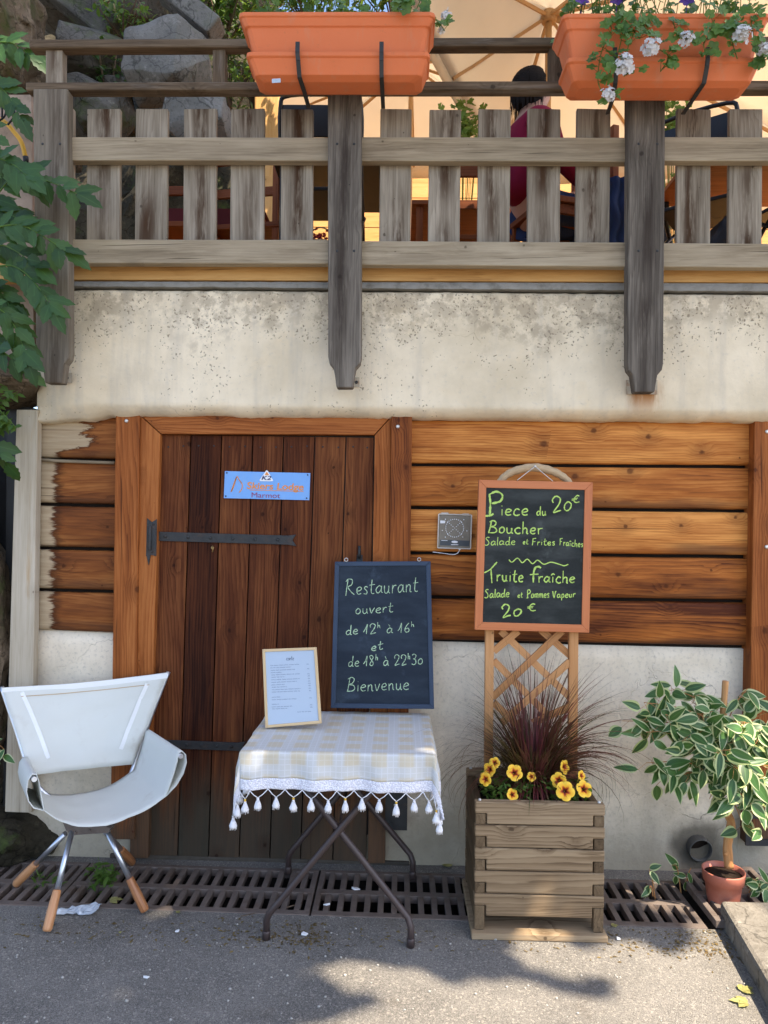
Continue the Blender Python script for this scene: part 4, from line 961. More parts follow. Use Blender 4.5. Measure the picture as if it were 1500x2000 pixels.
# ---------------------------------------------------------------- table
ZT = .745
T = thing('folding_table', 'folding table with dark brown crossed tube legs under the tassel cloth', 'table', G(665, 1770))
tc = [G(473, 1466, ZT), G(846, 1466, ZT), G(842, 1392, ZT), G(528, 1392, ZT)]
fx0, fx1 = tc[0].x + .01, tc[1].x - .01; fyf, fyb = tc[0].y, -.085
mb = MB(); mb.box(((fx0 + fx1) / 2, (fyf + fyb) / 2, ZT - .016), (fx1 - fx0, fyb - fyf, .022)); mb.build('table_top', M['white_plastic'], T, bevel=.006)
def xleg(fl, fr_, yt, nm):
    zt = ZT - .03; xl, xr = fx0 + .12, fx1 - .12
    for a, xt, s_ in ((fl, xr, 0), (fr_, xl, 1)):
        mb = MB(); top = V(xt, yt + (.012 if s_ else -.012), zt); knee = V(a.x + (.012 if s_ == 0 else -.012), a.y + (.012 if s_ else -.012), .105)
        P = [a + V(0, 0, .0), V(a.x, a.y, .075), knee, knee.lerp(top, .06)] + [knee.lerp(top, q) for q in (.3, .6, 1)]
        mb.tube(P, .0135, 10); mb.lathe(a, [(.016, 0), (.016, .03), (.014, .034)], 12); mb.build(nm, M['dark_tube'], T)
xleg(G(520, 1834), G(802, 1849), G(662, 1622, .36).y if False else G(520, 1834).y + .02, 'leg')
xleg(G(563, 1706), G(806, 1716), G(563, 1706).y, 'leg')
mb = MB(); 
for yy in (G(520, 1834).y + .02, G(563, 1706).y): mb.tube([V(fx0 + .1, yy, ZT - .032), V(fx1 - .1, yy, ZT - .032)], .011, 8)
mb.tube([V((fx0 + fx1) / 2, G(520, 1834).y + .02, .40), V((fx0 + fx1) / 2, G(563, 1706).y, .40)], .006, 8)
mb.build('cross_bar', M['dark_tube'], T)

# ---------------------------------------------------------------- tablecloth with lace hem and tassels
TCm = thing('tablecloth', 'white and pale yellow checked cloth with tassels over the folding table', 'tablecloth', V((fx0 + fx1) / 2, (fyf + fyb) / 2, ZT))
mb = MB(); OV = .150; NU, NV = 132, 112; Wd = fx1 - fx0 + .012; Dp = fyb - fyf + .012; bx0, by0 = fx0 - .006, fyf - .006
LACE = .042
def cpos(u, v):                       # cloth coordinates -> space
    du = -u if u < 0 else (u - Wd if u > Wd else 0); dv = -v if v < 0 else (v - Dp if v > Dp else 0)
    su = -1 if u < 0 else 1; sv = -1 if v < 0 else 1
    x = bx0 + min(max(u, 0), Wd); y = by0 + min(max(v, 0), Dp); z = ZT + .002 + .0016 * mnoise.noise((u * 14, v * 14, 1)) + .0012 * mnoise.noise((u * 40, v * 5, 2))
    d = math.hypot(du, dv)
    if d > 0:
        bend = .014
        drop = d - bend * .45 if d > bend else d * d / (2 * bend) * 1.1
        k = (u if dv > du else v)
        out = min(d, bend) * .75 + d * (.05 + .16 * (min(du, dv) / max(du, dv))) + (.010 * math.sin(k * 23 + 1) + .006 * math.sin(k * 51)) * min(1, d / .08)
        x += su * out * du / d; y += sv * out * dv / d
        if min(du, dv) > 0: drop *= 1.0 + .18 * min(du, dv) / OV
        z -= drop * .985
    return V(x, max(min(y, .0), -5), z)
us = [-OV + (Wd + 2 * OV) * k / NU for k in range(NU + 1)]; vs = [-OV + (Dp + .02 + OV) * k / NV for k in range(NV + 1)]
def sub(un, vn, keep):
    mb = MB(); P = {}
    for i in range(NU):
        for j in range(NV):
            uc, vc = (us[i] + us[i + 1]) / 2, (vs[j] + vs[j + 1]) / 2
            lace = uc < -OV + LACE or uc > Wd + OV - LACE or vc < -OV + LACE
            if lace != keep: continue
            q = []
            for a, b in ((i, j), (i + 1, j), (i + 1, j + 1), (i, j + 1)):
                if (a, b) not in P: P[(a, b)] = mb.vert(cpos(us[a], vs[b]), (us[a], vs[b], 0))
                q.append(P[(a, b)])
            mb.face(q, 0, True)
    return mb
def solid(o, th=.0016):
    m = o.modifiers.new('thickness', 'SOLIDIFY'); m.thickness = th; m.offset = 0; return o
solid(sub(0, 0, False).build('check_cloth', M['cloth'], TCm)); lace = sub(0, 0, True)
n_ = NT('lace'); gc_ = n_.attr('gc'); uu, vv, zz_ = n_.sep(gc_); lz = n_.voro(gc_, 190); n_.bump(lz, .9, .003)
n_.done(n_.mix(n_.step(lz, .35, .6), (.84, .83, .86), (.64, .63, .68)), .9, .1); M['lace'] = n_.mat
solid(lace.build('lace_hem', M['lace'], TCm))
beads = 0
edge = [(-OV, v) for v in [Dp - .02 - k * .075 for k in range(int(Dp / .075))]] + [(u, -OV) for u in [-OV + .02 + k * (Wd + 2 * OV - .04) / 15 for k in range(16)]] + [(Wd + OV, v) for v in [-.08 + k * .075 for k in range(int(Dp / .075))]]
prev = None
hem = []
def hemp(u, v): return cpos(min(max(u, -OV), Wd + OV), max(v, -OV))
for k, (u, v) in enumerate(edge):
    along = (0, 1) if abs(u) > 1e-6 and (u == -OV or u == Wd + OV) else (1, 0)
    hw = (Wd + 2 * OV - .04) / 15 / 2
    a = hemp(u - along[0] * hw, v - along[1] * hw); b = hemp(u + along[0] * hw, v + along[1] * hw); c = (a + b) / 2
    L = U(.027, .034); kn = c + V(U(-.003, .003), U(-.003, .003), -L)
    ts = MB(); ts.tube([a, a.lerp(kn, .5) + V(0, 0, -.003), kn], .0019, 5); ts.tube([b, b.lerp(kn, .5) + V(0, 0, -.003), kn], .0019, 5)
    bead = k % 3 == 1; hk = .014 if bead else .006
    p = kn - V(0, 0, hk); ts.tube([kn, p], .002, 5)
    ts.lathe(p + V(0, 0, -.034), [(.004, 0.0), (.0135 * U(.9, 1.1), .001), (.014 * U(.9, 1.15), .008), (.0105, .02), (.0062, .028), (.005, .034), (.0055, .038), (.002, .04)], 10)
    for q in range(26):
        an = U(0, 6.3); r1 = .0125 * U(.6, 1.15); ts.tube([p + V(.005 * math.cos(an), .005 * math.sin(an), -.003), p + V(.011 * math.cos(an), .011 * math.sin(an), -.018), p + V(r1 * math.cos(an), r1 * math.sin(an), -.036 - U(0, .006))], .0013, 4)
    o = ts.build('tassel', M['cord'], TCm)
    if bead:
        bd = MB(); bd.ball(kn - V(0, 0, .004), (.0048, .0048, .004), 0, 8); bd.ball(kn - V(0, 0, .011), (.0046, .0046, .0038), 0, 8); bd.build('bead', M['bead'], o)

# ---------------------------------------------------------------- boards and menu
t1, pl1, c1, ex, ez, nr = board('chalkboard', 'blue black chalkboard with opening hours leaning on the back of the table', 'chalkboard', [(654, 1097), (841, 1096), (848, 1385), (646, 1383)], -.14, -.085, .021, M['slate_blue'], M['board_frame'])
mb = MB(); tx_ = [('Restaurant', 675, 817, 1163, 1156, 31, ()), ('ouvert', 694, 768, 1199, 1196, 21, ()), ('de 12h \u00e0 16h', 675, 809, 1240, 1235, 20, (5, 11)), ('et', 725, 748, 1272, 1268, 18, ()), ('de 18h \u00e0 22h30', 680, 826, 1302, 1298, 21, (5, 11)), ('Bienvenue', 678, 799, 1351, 1347, 27, ())]
for s, a, b, y0, y1, cap, sup in tx_: chalk(mb, s, a, b, y0, y1, cap, 1.9, pl1, sup)
mb.build('handwriting', M['chalk_pale'], t1)
for q in (.12, .88):
    p = c1[0].lerp(c1[1], q); mb = MB(); mb.tube([p + V(.008 * math.cos(a), -.008, .009 + .008 * math.sin(a)) for a in [k * .63 for k in range(11)]], .002, 6); mb.build('hanging_eye', M['screw'], t1)

t2, pl2, c2, ex, ez, nr = board('menu_frame', 'printed menu in a light wooden frame standing on the checked tablecloth', 'framed menu', [(512, 1268), (618, 1264), (628, 1413), (518, 1422)], -.40, -.335, .012, M['paper'], M['menu_frame'], th=.015)
mb = MB(); chalk(mb, 'ca', 559, 566, 1290, 1289.6, 9, .9, pl2); chalk(mb, 'rte', 566.3, 574, 1289.6, 1289.2, 9, .9, pl2)
rows_ = [(1300, 528, 584), (1304.5, 528, 568), (1309.5, 529, 576), (1314, 529, 551), (1318.5, 530, 585), (1323, 530, 555), (1328, 530, 585), (1333, 530, 579), (1338, 530, 556), (1342.5, 531, 560), (1347.5, 531, 587), (1352, 531, 586), (1362, 531, 547), (1367, 531, 580), (1376, 531, 544), (1381, 531, 570), (1385, 532, 561), (1393, 581, 608)]
for y, a, b in rows_:
    x = a
    while x < b:
        e = min(b, x + U(4, 11)); n = max(3, int((e - x) * 1.3)); P = []
        for k in range(n): P.append(PL(lerp(x, e, k / (n - 1)), y - (lerp(x, e, k / (n - 1)) - 528) * .045 + (.85 if k % 2 else -.85) * U(.6, 1), *pl2))
        mb.ribbon(P, pl2[1], .0011); x = e + 1.8
for y in (1297, 1306, 1316, 1320, 1325, 1330, 1334.5, 1339, 1344, 1349, 1363, 1376.5, 1381):
    a = 599 + (y - 1297) * .085
    mb.ribbon([PL(a + k, y - (1 if k % 2 else -1), *pl2) for k in range(5)], pl2[1], .0013)
mb.build('print', M['ink'], t2)
mb = MB(); mid = (c2[0] + c2[1]) / 2; bk = V(mid.x, mid.y + .13, ZT + .004)
mb.bar(mid.lerp((c2[2] + c2[3]) / 2, .25) + V(0, .016, 0), bk, .04, .004, (0, 1, .4)); mb.build('easel_back', M['menu_frame'], t2)

# ---------------------------------------------------------------- planter, trellis and orange chalkboard
PF = G(922, 1834).y + .012; px0, px1 = W(927, 1700, PF).x, W(1181, 1700, PF).x; PB = PF + .42
PT = thing('wooden_planter', 'square wooden planter box of notched weathered boards on a base plank', 'planter', V((px0 + px1) / 2, (PF + PB) / 2, 0))
ztop_p = W(1050, 1569, PF).z; hb = .0905; nb = 5; ztop_side = ztop_p - hb * .5; tk = .038; notch = .046
for face_y, sgn in ((PF, 1), (PB - tk, 1)):
    for k in range(nb):
        za = ztop_p - k * hb; zm = za - hb * .5; zb = za - hb + .004
        mb = MB(); rn = [.85, .55, .62, .45, .3][k]
        P = [V(px0, 0, za), V(px1, 0, za), V(px1, 0, zm), V(px1 - notch, 0, zm), V(px1 - notch, 0, zb), V(px0 + notch, 0, zb), V(px0 + notch, 0, zm), V(px0, 0, zm)]
        o1, o2 = U(0, 30), U(0, 30); cz = (za + zb) / 2
        A = [mb.vert((p.x, face_y, p.z), (p.x + o1, p.z - cz, o2), rn) for p in P]; B = [mb.vert((p.x, face_y + tk, p.z), (p.x + o1, p.z - cz, o2 + tk), rn) for p in P]
        mb.face(A[::-1]); mb.face(B)
        for q in range(8): mb.face((A[q], A[(q + 1) % 8], B[(q + 1) % 8], B[q]))
        mb.build('board', M['planter'], PT, bevel=.005)
for sx in (px0, px1 - tk):
    for k in range(nb):
        za = ztop_p - hb * .5 - k * hb - .001; zb = za - hb * .5 + .001 if k < nb - 1 else .028
        mb = MB(); mb.box((sx + tk / 2, (PF + PB) / 2, (za + ztop_p - hb * (k + 1)) / 2 + .0), (tk - .004, PB - PF - 2 * tk - .004, hb * .98), None, 'y')
        for yy in (PF + .002, PB - tk + .002):
            w_ = notch - .003; x_ = sx if sx == px0 else px1 - w_
            mb.box((x_ + w_ / 2, yy + tk / 2 - .001, (za + zb) / 2), (w_ - .003, tk - .003, za - zb - .001), None, 'y')
        mb.build('side_board', M['end_grain'], PT, bevel=.004)
mb = MB(); mb.box(((px0 + px1) / 2, (PF + PB) / 2 - .005, .014), (px1 - px0 + .022, PB - PF + .03, .026)); mb.build('base_plank', M['planter'], PT, bevel=.004)
mb = MB(); mb.box(((px0 + px1) / 2, (PF + PB) / 2, ztop_p - hb * 5 + .02), (px1 - px0 - .06, PB - PF - .07, .03)); mb.build('bottom_board', M['planter'], PT)
mb = MB(); mb.box(((px0 + px1) / 2, (PF + PB) / 2, ztop_p - .075), (px1 - px0 - 2 * tk - .002, PB - PF - 2 * tk - .002, .03))
for k in range(160):
    s_ = U(.006, .018); mb.ball((U(px0 + .05, px1 - .05), U(PF + .05, PB - .05), ztop_p - .06), (s_, s_, s_ * .6), 0, 6)
mb.build('soil', M['soil'], PT)
mb = MB()
for x in (px0 + .019, px1 - .019):
    for y in (PF + .02, PB - .02): mb.ball((x, y, ztop_p + .001), (.007, .007, .007), 0, 10)
mb.build('rod_caps', M['screw'], PT)

YT = PB - .065
TR = thing('trellis', 'orange wooden trellis with a bent branch arch standing in the planter', 'trellis', W(1040, 1500, YT))
for quad in ([(949, 1100), (966, 1100), (963, 1520), (946, 1520)], [(1113, 1100), (1131, 1100), (1128, 1520), (1110, 1520)]):
    mb = MB(); mb.slab(quad, YT, .03, 'z'); mb.build('upright', M['trellis'], TR, bevel=.003)
lat = [((964, 1272), (1012, 1232)), ((962, 1362), (1098, 1232)), ((980, 1412), (1113, 1292)), ((1040, 1412), (1113, 1380))]
for k, (a, b) in enumerate(lat):
    mb = MB(); mb.bar(W(*a, YT + .008), W(*b, YT + .008), .031, .012); mb.build('lattice_slat', M['trellis'], TR, bevel=.001)
lat2 = [((978, 1232), (1113, 1362)), ((1056, 1230), (1113, 1280)), ((964, 1290), (1075, 1402)), ((964, 1372), (1020, 1425))]
for a, b in lat2:
    mb = MB(); mb.bar(W(*a, YT + .021), W(*b, YT + .021), .031, .012); mb.build('lattice_slat', M['trellis'], TR, bevel=.001)
mb = MB(); mb.slab([(949, 1105), (1131, 1105), (1131, 1125), (949, 1125)], YT + .031, .02); mb.build('cross_rail', M['trellis'], TR)
for q in ([(950, 950), (967, 950), (966, 1101), (949, 1101)], [(1114, 950), (1131, 950), (1131, 1101), (1113, 1101)]):
    mb = MB(); mb.slab(q, YT, .03, 'z'); mb.build('upright', M['trellis'], TR)
mb = MB(); arc = [(962, 965), (975, 942), (992, 926), (1015, 917), (1045, 913), (1075, 919), (1098, 930), (1112, 943), (1124, 965)]
mb.tube(smooth_path([W(a, b, YT + .015) for a, b in arc], 5), [.0125 + .006 * math.sin(math.pi * k / 40) + .0012 * math.sin(k * 1.9) for k in range(41)], 12); mb.build('arch', M['driftwood'], TR)
t3, pl3, c3, ex, ez, nr = board('chalkboard', 'orange framed chalkboard with two dishes and prices hanging on the trellis', 'chalkboard', [(935, 937), (1158, 942), (1151, 1236), (927, 1230)], YT - .035, YT - .03, .0345, M['slate'], M['frame_red'])
mb = MB()
def cl(s, a, b, y0, y1, cap, wpx, sup=()): chalk(mb, s, a, b, y0, y1, cap, wpx, pl3, sup)
cl('P', 950, 985, 1007, 1004, 45, 4.6); cl('iece', 977, 1032, 1007, 1007, 26, 3.0); cl('du', 1048, 1067, 1007, 1006, 18, 2.6); cl('20', 1078, 1117, 1001, 997, 31, 3.0); cl('\u20ac', 1117, 1134, 984, 981, 15, 2.6)
cl('Boucher', 954, 1060, 1041, 1043, 24, 3.1); cl('Salade', 947, 1007, 1065, 1064, 16, 2.1); cl('et', 1021, 1032, 1063, 1063, 11, 1.9); cl('Frites', 1039, 1084, 1065, 1065, 14, 2.1); cl('Fra\u00eeches', 1093, 1139, 1065, 1069, 14, 2.0)
wv = smooth_path([V(a, b, 0) for a, b in ((994, 1093), (1000, 1098), (1011, 1090), (1020, 1099), (1030, 1092), (1040, 1101), (1050, 1094), (1062, 1102), (1076, 1098), (1092, 1102), (1102, 1105), (1110, 1102))], 5)
mb.ribbon([PL(p.x, p.y, *pl3) for p in wv], pl3[1], .0045)
cl('T', 953, 975, 1139, 1139, 36, 3.2); cl('ruite', 969, 1023, 1135, 1137, 26, 3.1); cl('f', 1034, 1055, 1138, 1138, 30, 4.0); cl('ra\u00eeche', 1051, 1123, 1138, 1139, 24, 3.1)
cl('Salade', 947, 995, 1168, 1166, 17, 2.3); cl('et', 1011, 1021, 1167, 1167, 11, 2.0); cl('Pommes', 1029, 1073, 1168, 1167, 16, 2.2); cl('Vapeur', 1079, 1124, 1168, 1166, 14, 2.2)
cl('20', 979, 1019, 1206, 1203, 25, 3.3); cl('\u20ac', 1030, 1048, 1194, 1193, 15, 2.6)
mb.build('handwriting', M['chalk_green'], t3)
mb = MB(); top = W(1045, 911, YT - .012)
for e in ((1010, 938), (1080, 940)):
    P = [top.lerp(W(*e, YT - .03), q / 8) for q in range(9)]; mb.tube(P, .0018, 5)
mb.ball(top, .006); mb.build('hanging_chain', M['screw'], t3)

# ---------------------------------------------------------------- purple fountain grass, calibrachoa flowers
gcn = V((px0 + px1) / 2 + .01, (PF + PB) / 2 + .02, ztop_p - .05)
GS = thing('fountain_grass', 'burgundy fountain grass arching out of the wooden planter', 'plant', gcn)
def blade(mb, base, az, L, lean, wd, m=0):
    h = V(math.cos(az), math.sin(az), 0); side = V(-h.y, h.x, 0); N = 11; prev = None; p = Vector(base); a = lean * .25; rn = random.random()
    for k in range(N + 1):
        t = k / N; w_ = wd * (1 - t) ** .7 * (.6 + .4 * min(1, t * 6)) / 2 + .0003
        if p.y > -.02: p.y = -.02
        x = mb.vert(p - side * w_, (t, -1, 0), rn); y = mb.vert(p + side * w_ + V(0, 0, w_ * .4), (t, 1, 0), rn)
        if prev: mb.face((prev[0], prev[1], y, x), m, True)
        prev = (x, y); a += lean * 1.35 / N * (1.0 + t); p = p + (h * math.sin(a) + V(0, 0, math.cos(a))) * (L / N)
mb = MB()
for k in range(1150):
    az = U(0, 2 * math.pi); q = math.sqrt(random.random())
    L_ = .5 if math.sin(az) < -.35 else 1.0
    base = gcn + V(math.cos(az) * .055 * q, math.sin(az) * .045 * q, 0)
    lean = abs(random.gauss(.72, .48)) + .06; L = U(.28, .62) * (1.12 - .12 * lean) * L_
    blade(mb, base, az + U(-.5, .5), L, lean, U(.0045, .0085), 1 if random.random() < .08 else 0)
for k in range(34): blade(mb, gcn + V(U(-.06, .06), U(-.05, .05), 0), random.choice([U(-.7, .6), U(2.5, 3.8)]), U(.5, .72), U(.9, 1.3), .0055)
for k in range(120): blade(mb, gcn + V(U(-.07, .07), U(-.06, .05), 0), U(0, 6.28), U(.12, .26), U(.1, .6), .005, 1 if random.random() < .4 else 0)
mb.build('blades', [M['grass_purple'], M['grass_base']], GS)
def petunia_flower(c, nrm, rad, parent):
    mb = MB(); nrm = Vector(nrm).normalized(); e1 = nrm.orthogonal().normalized(); e2 = nrm.cross(e1); a0 = U(0, 6.3); N = 40; rings = []
    for r_, dz in ((.08, -.55), (.2, -.18), (.45, .0), (.75, .06), (1, .0)):
        ring = []
        for k in range(N):
            a = 2 * math.pi * k / N; lob = .82 + .18 * abs(math.cos(a * 2.5)) ** .6 if r_ > .3 else 1
            ring.append(mb.vert(c + (e1 * math.cos(a + a0) + e2 * math.sin(a + a0)) * (rad * r_ * lob) + nrm * rad * (dz + .05 * math.sin(a * 5 + 1) * r_), (r_, a, 0)))
        rings.append(ring)
    for q in range(4):
        for k in range(N): mb.face((rings[q][k], rings[q][(k + 1) % N], rings[q + 1][(k + 1) % N], rings[q + 1][k]), 0, True)
    mb.face(rings[0], 0); mb.tube([c - nrm * rad * .5, c - nrm * rad * .9 + V(0, .01, -.03)], .002, 5)
    return mb.build('flower', M['petal'], parent)
def flower_clump(label, x0_, x1_, fls):
    cx = (x0_ + x1_) / 2; t = thing('calibrachoa', label, 'plant', V(cx, PF + .08, ztop_p - .06), 'yellow flowering plants in the wooden planter')
    mb = MB()
    for k in range(230):
        c = V(U(x0_, x1_), PF + U(.045, .2), ztop_p + U(-.05, .055) * (1 - abs((k % 10) / 10 - .5) * .4)); d = V(U(-1, 1), U(-1.2, .3), U(-.2, 1)).normalized()
        mb.leaf(c, d, V(U(-.4, .4), -.4, 1), U(.02, .036), U(.010, .016), seg=4)
    mb.build('foliage', M['leaf_mid'], t)
    for x, y, yy, r_, nx in fls: petunia_flower(W(x, y, yy), V(nx, -1, U(.2, .6)), r_, t)
flower_clump('yellow flowering calibrachoa in the left front corner of the planter', px0 + .05, px0 + .24, [(1005, 1509, PF + .06, .034, .1), (956, 1503, PF + .09, .030, -.9), (948, 1522, PF + .05, .028, -.7), (1001, 1552, PF + .04, .026, .4), (1038, 1517, PF + .1, .02, .2), (966, 1490, PF + .12, .024, -.4)])
flower_clump('yellow flowering calibrachoa in the right front corner of the planter', px1 - .23, px1 - .05, [(1104, 1545, PF + .03, .039, 0), (1091, 1524, PF + .06, .032, -.4), (1141, 1541, PF + .04, .035, .3), (1103, 1498, PF + .14, .03, .9), (1136, 1515, PF + .08, .022, .8)])
# ================================================================ canvas chair
RF, RB = W(353, 1474, -.50), W(288, 1431, -.15); LF, LB = W(67, 1519, -.70), W(49, 1484, -.38)
TLc, TRc = W(2, 1343, -.28), W(329, 1313, -.06); HB = W(172, 1612, -.42)
CH = thing('canvas_chair', 'white canvas sling chair on splayed steel legs with wooden feet', 'chair', V(HB.x, HB.y, 0))
ZC = .412
def sling(t):                                        # cross-section of seat and arm sleeves, t = 0 front .. 1 back
    A, B = LF.lerp(LB, t), RF.lerp(RB, t); d = (B - A); d.z = 0; Lh = d.length; d.normalize()
    def pt(o, s_, z): return s_ + d * o + V(0, 0, z)
    ls = [pt(.036, A, -.132), pt(.0, A, -.118), pt(-.018, A, -.09), pt(-.026, A, -.05), pt(-.022, A, -.008), pt(-.008, A, .013), pt(.008, A, .011), pt(.018, A, -.02), pt(.026, A, -.07), pt(.036, A, -.13)]
    rs = [pt(-.056, B, -.165), pt(-.03, B, -.09), pt(-.014, B, -.03), pt(-.007, B, .008), pt(.006, B, .014), pt(.02, B, -.002), pt(.024, B, -.035), pt(.012, B, -.08), pt(-.015, B, -.125), pt(-.054, B, -.164)]
    a, b = ls[-1], rs[0]; mid = []
    for k in range(1, 22):
        q = k / 22; s_ = 2 * q - 1 + .12 * math.sin(math.pi * q); p = a.lerp(b, q); zl = lerp(a.z, b.z, q)
        sag = 1 - abs(s_) ** 2.3; p.z = lerp(zl, ZC + .006 * math.sin(3.1 * t), max(0, sag)); p.z += .006 * mnoise.noise((q * 5, t * 4, 2)) + .004 * abs(mnoise.noise((q * 14, t * 3, 7))); mid.append(p)
    return ls + mid + rs
mb = MB(); mb.grid([sling(k / 14) for k in range(15)]); o = mb.build('seat_sling', M['canvas'], CH); solid(o, .003)
BL, BR = W(60, 1514, -.385), W(259, 1493, -.16)
def backp(u, v):                                     # v 0 top .. 1 bottom
    p = TLc.lerp(TRc, u).lerp(BL.lerp(BR, u), v); s_ = math.sin(math.pi * u)
    n_ = V(.45, -.89, 0); p = p - n_ * (.028 * s_ * (1 - .3 * v)) + V(0, 0, -.016 * s_ * (1 - v) ** 2 - .004 * s_ * v)
    e_ = max(0, 1 - min(u, 1 - u) * 5); return p + n_ * (.006 * mnoise.noise((u * 5, v * 3, 5)) + .006 * e_ * mnoise.noise((u * 4, v * 9, 1)) + .004 * mnoise.noise((u * 3 + v * 7, v * 2, 9)))
mb = MB(); mb.grid([[backp(u / 24, v / 16) for u in range(25)] for v in range(17)]); o = mb.build('back_canvas', M['canvas'], CH); solid(o, .003); bk_ = o
nb_ = V(.45, -.89, .1).normalized()
def strip(u0, v0, u1, v1, wd, m, nm, par, off=.0035):
    mb = MB(); N = 24; mb.ribbon([backp(lerp(u0, u1, k / N), lerp(v0, v1, k / N)) + nb_ * off for k in range(N + 1)], nb_, wd); q = mb.build(nm, m, par); solid(q, .0012)
strip(.11, .07, .19, .84, .018, M['canvas_tape'], 'webbing_strip', bk_); strip(.885, .1, .83, .82, .018, M['canvas_tape'], 'webbing_strip', bk_)
strip(.0, .035, 1.0, .035, .024, M['canvas_tape'], 'top_hem', bk_); strip(.1, .115, .9, .115, .0035, fabric('tan seam', (.55, .40, .24)), 'seam', bk_)
for A, B, Tc, nm in ((LF, LB, TLc, 0), (RF, RB, TRc, 1)):
    mb = MB(); lo = BL if nm == 0 else BR; hubp = HB + V(-.05 if nm == 0 else .04, .05, .0)
    o_ = V(-.004, .012, 0)
    mb.tube(smooth_path([Tc + o_, Tc.lerp(lo, .5) + o_, lo + o_ + V(0, .01, -.02), lo.lerp(hubp, .45) + V(0, .02, -.035), hubp], 5), .0105, 10); mb.build('back_tube', M['steel'], CH)
    mb = MB(); dd = (A - B).normalized(); mb.tube([B + V(0, 0, -.005), A + dd * .004 + V(0, 0, -.006)], .010, 10); mb.build('arm_tube', M['steel'], CH)
mb = MB(); mb.poly([(118, 1596), (150, 1612), (205, 1614), (216, 1618), (212, 1627), (140, 1632), (128, 1622)], HB.y - .04, .06, 'x')
mb.ball(W(175, 1622, HB.y - .043), .006); mb.ball(W(147, 1626, HB.y - .043), .006); mb.build('hub_bracket', M['cast'], CH, bevel=.003)
for tp, ft, sp in (((141, 1622, HB.y - .03), (91, 1826), .62), ((206, 1618, HB.y - .02), (284, 1786), .62), ((128, 1628, HB.y + .04), (30, 1733), .6), ((200, 1618, HB.y + .05), (259, 1690), .6)):
    a = W(*tp); g = G(*ft); g.z = .0; b = g + V(0, 0, .012); k = a.lerp(b, sp)
    mb = MB(); mb.tube([a, k], .0115, 12); o = mb.build('leg', M['steel'], CH)
    mb = MB(); dv = (b - k); mb.tube([k - dv * .04, k, k + dv * .5, k + dv * .93, k + dv * .985, b], [.0155, .0165, .0195, .0185, .015, .006], 14); mb.build('wooden_foot', M['chair_wood'], o)

# ================================================================ step stone, pot and ficus
a, b = G(1405, 1757, .085), G(1500, 1919, .085); dy = (b - a); k = (-2.6 - a.y) / dy.y; b = a + dy * k
mb = MB(); P = [V(b.x, b.y, .085), V(3.2, b.y, .085), V(3.2, b.y, -.05), V(b.x, b.y, -.05), V(a.x, a.y, .085), V(3.2, a.y, .085), V(3.2, a.y, -.05), V(a.x, a.y, -.05)]
tag(mb.hexa(P).build('step_stone', M['step_stone'], bevel=.018), 'low sunlit concrete step slab at the lower right edge', 'step')
pc = V(W(1413, 1700, -.33).x, -.33, 0)
FP = thing('flower_pot', 'small terracotta coloured pot holding the ficus trunk behind the step', 'flower pot', pc)
mb = MB(); mb.lathe(pc + V(0, 0, .003), [(.058, 0), (.066, .05), (.075, .118), (.082, .120), (.0865, .160), (.087, .166), (.082, .166), (.078, .13)], 36, cap=False); mb.build('pot', M['terracotta'], FP)
mb = MB(); mb.lathe(pc + V(0, 0, .135), [(.001, .0), (.079, .0), (.079, .012), (.03, .018), (.001, .02)], 24); mb.build('soil', M['soil'], FP)
FT = thing('ficus_tree', 'variegated ficus with cream edged leaves standing in the small pot', 'potted tree', pc + V(0, 0, .15))
trp = [W(x, y, yy) for x, y, yy in ((1424, 1694, -.335), (1421, 1650, -.335), (1428, 1610, -.335), (1420, 1588, -.335), (1405, 1556, -.335), (1406, 1500, -.335), (1411, 1440, -.335), (1413, 1390, -.335), (1417, 1330, -.335))]
mb = MB(); P = smooth_path(trp, 5); mb.tube(P, [lerp(.0195, .0125, k / (len(P) - 1)) + .003 * mnoise.noise((k * .5, 2, 0)) + (.004 if 14 < k < 19 else 0) for k in range(len(P))], 12)
mb.ball(W(1417, 1668, -.35), (.009, .008, .009)); mb.ball(W(1426, 1598, -.345), (.012, .012, .014)); mb.build('trunk', M['ficus_bark'], FT)
lf = MB(); br = MB()
def ficus_sprig(a, b, n, spread=.05, sz=1.0):
    P = smooth_path([a, a.lerp(b, .5) + V(0, 0, .025), b], 5); br.tube(P, [lerp(.0035, .0014, k / (len(P) - 1)) for k in range(len(P))], 5)
    for k in range(n):
        p = P[random.randrange(len(P) // 3, len(P))]; q = p + V(U(-1, 1), U(-.9, .4), U(-.8, .6)) * spread * 1.15
        br.tube([p, q], .001, 4); d = V((q - p).x * 12 + U(-.9, .9), U(-.6, .25), U(-.95, .5)).normalized()
        lf.leaf(q, d, V(U(-.5, .5), -1, U(.1, .9)), U(.066, .108) * sz, U(.036, .054) * sz, 0, 1, fold=U(.08, .3), curl=U(.05, .3), seg=8, peak=U(.36, .44))
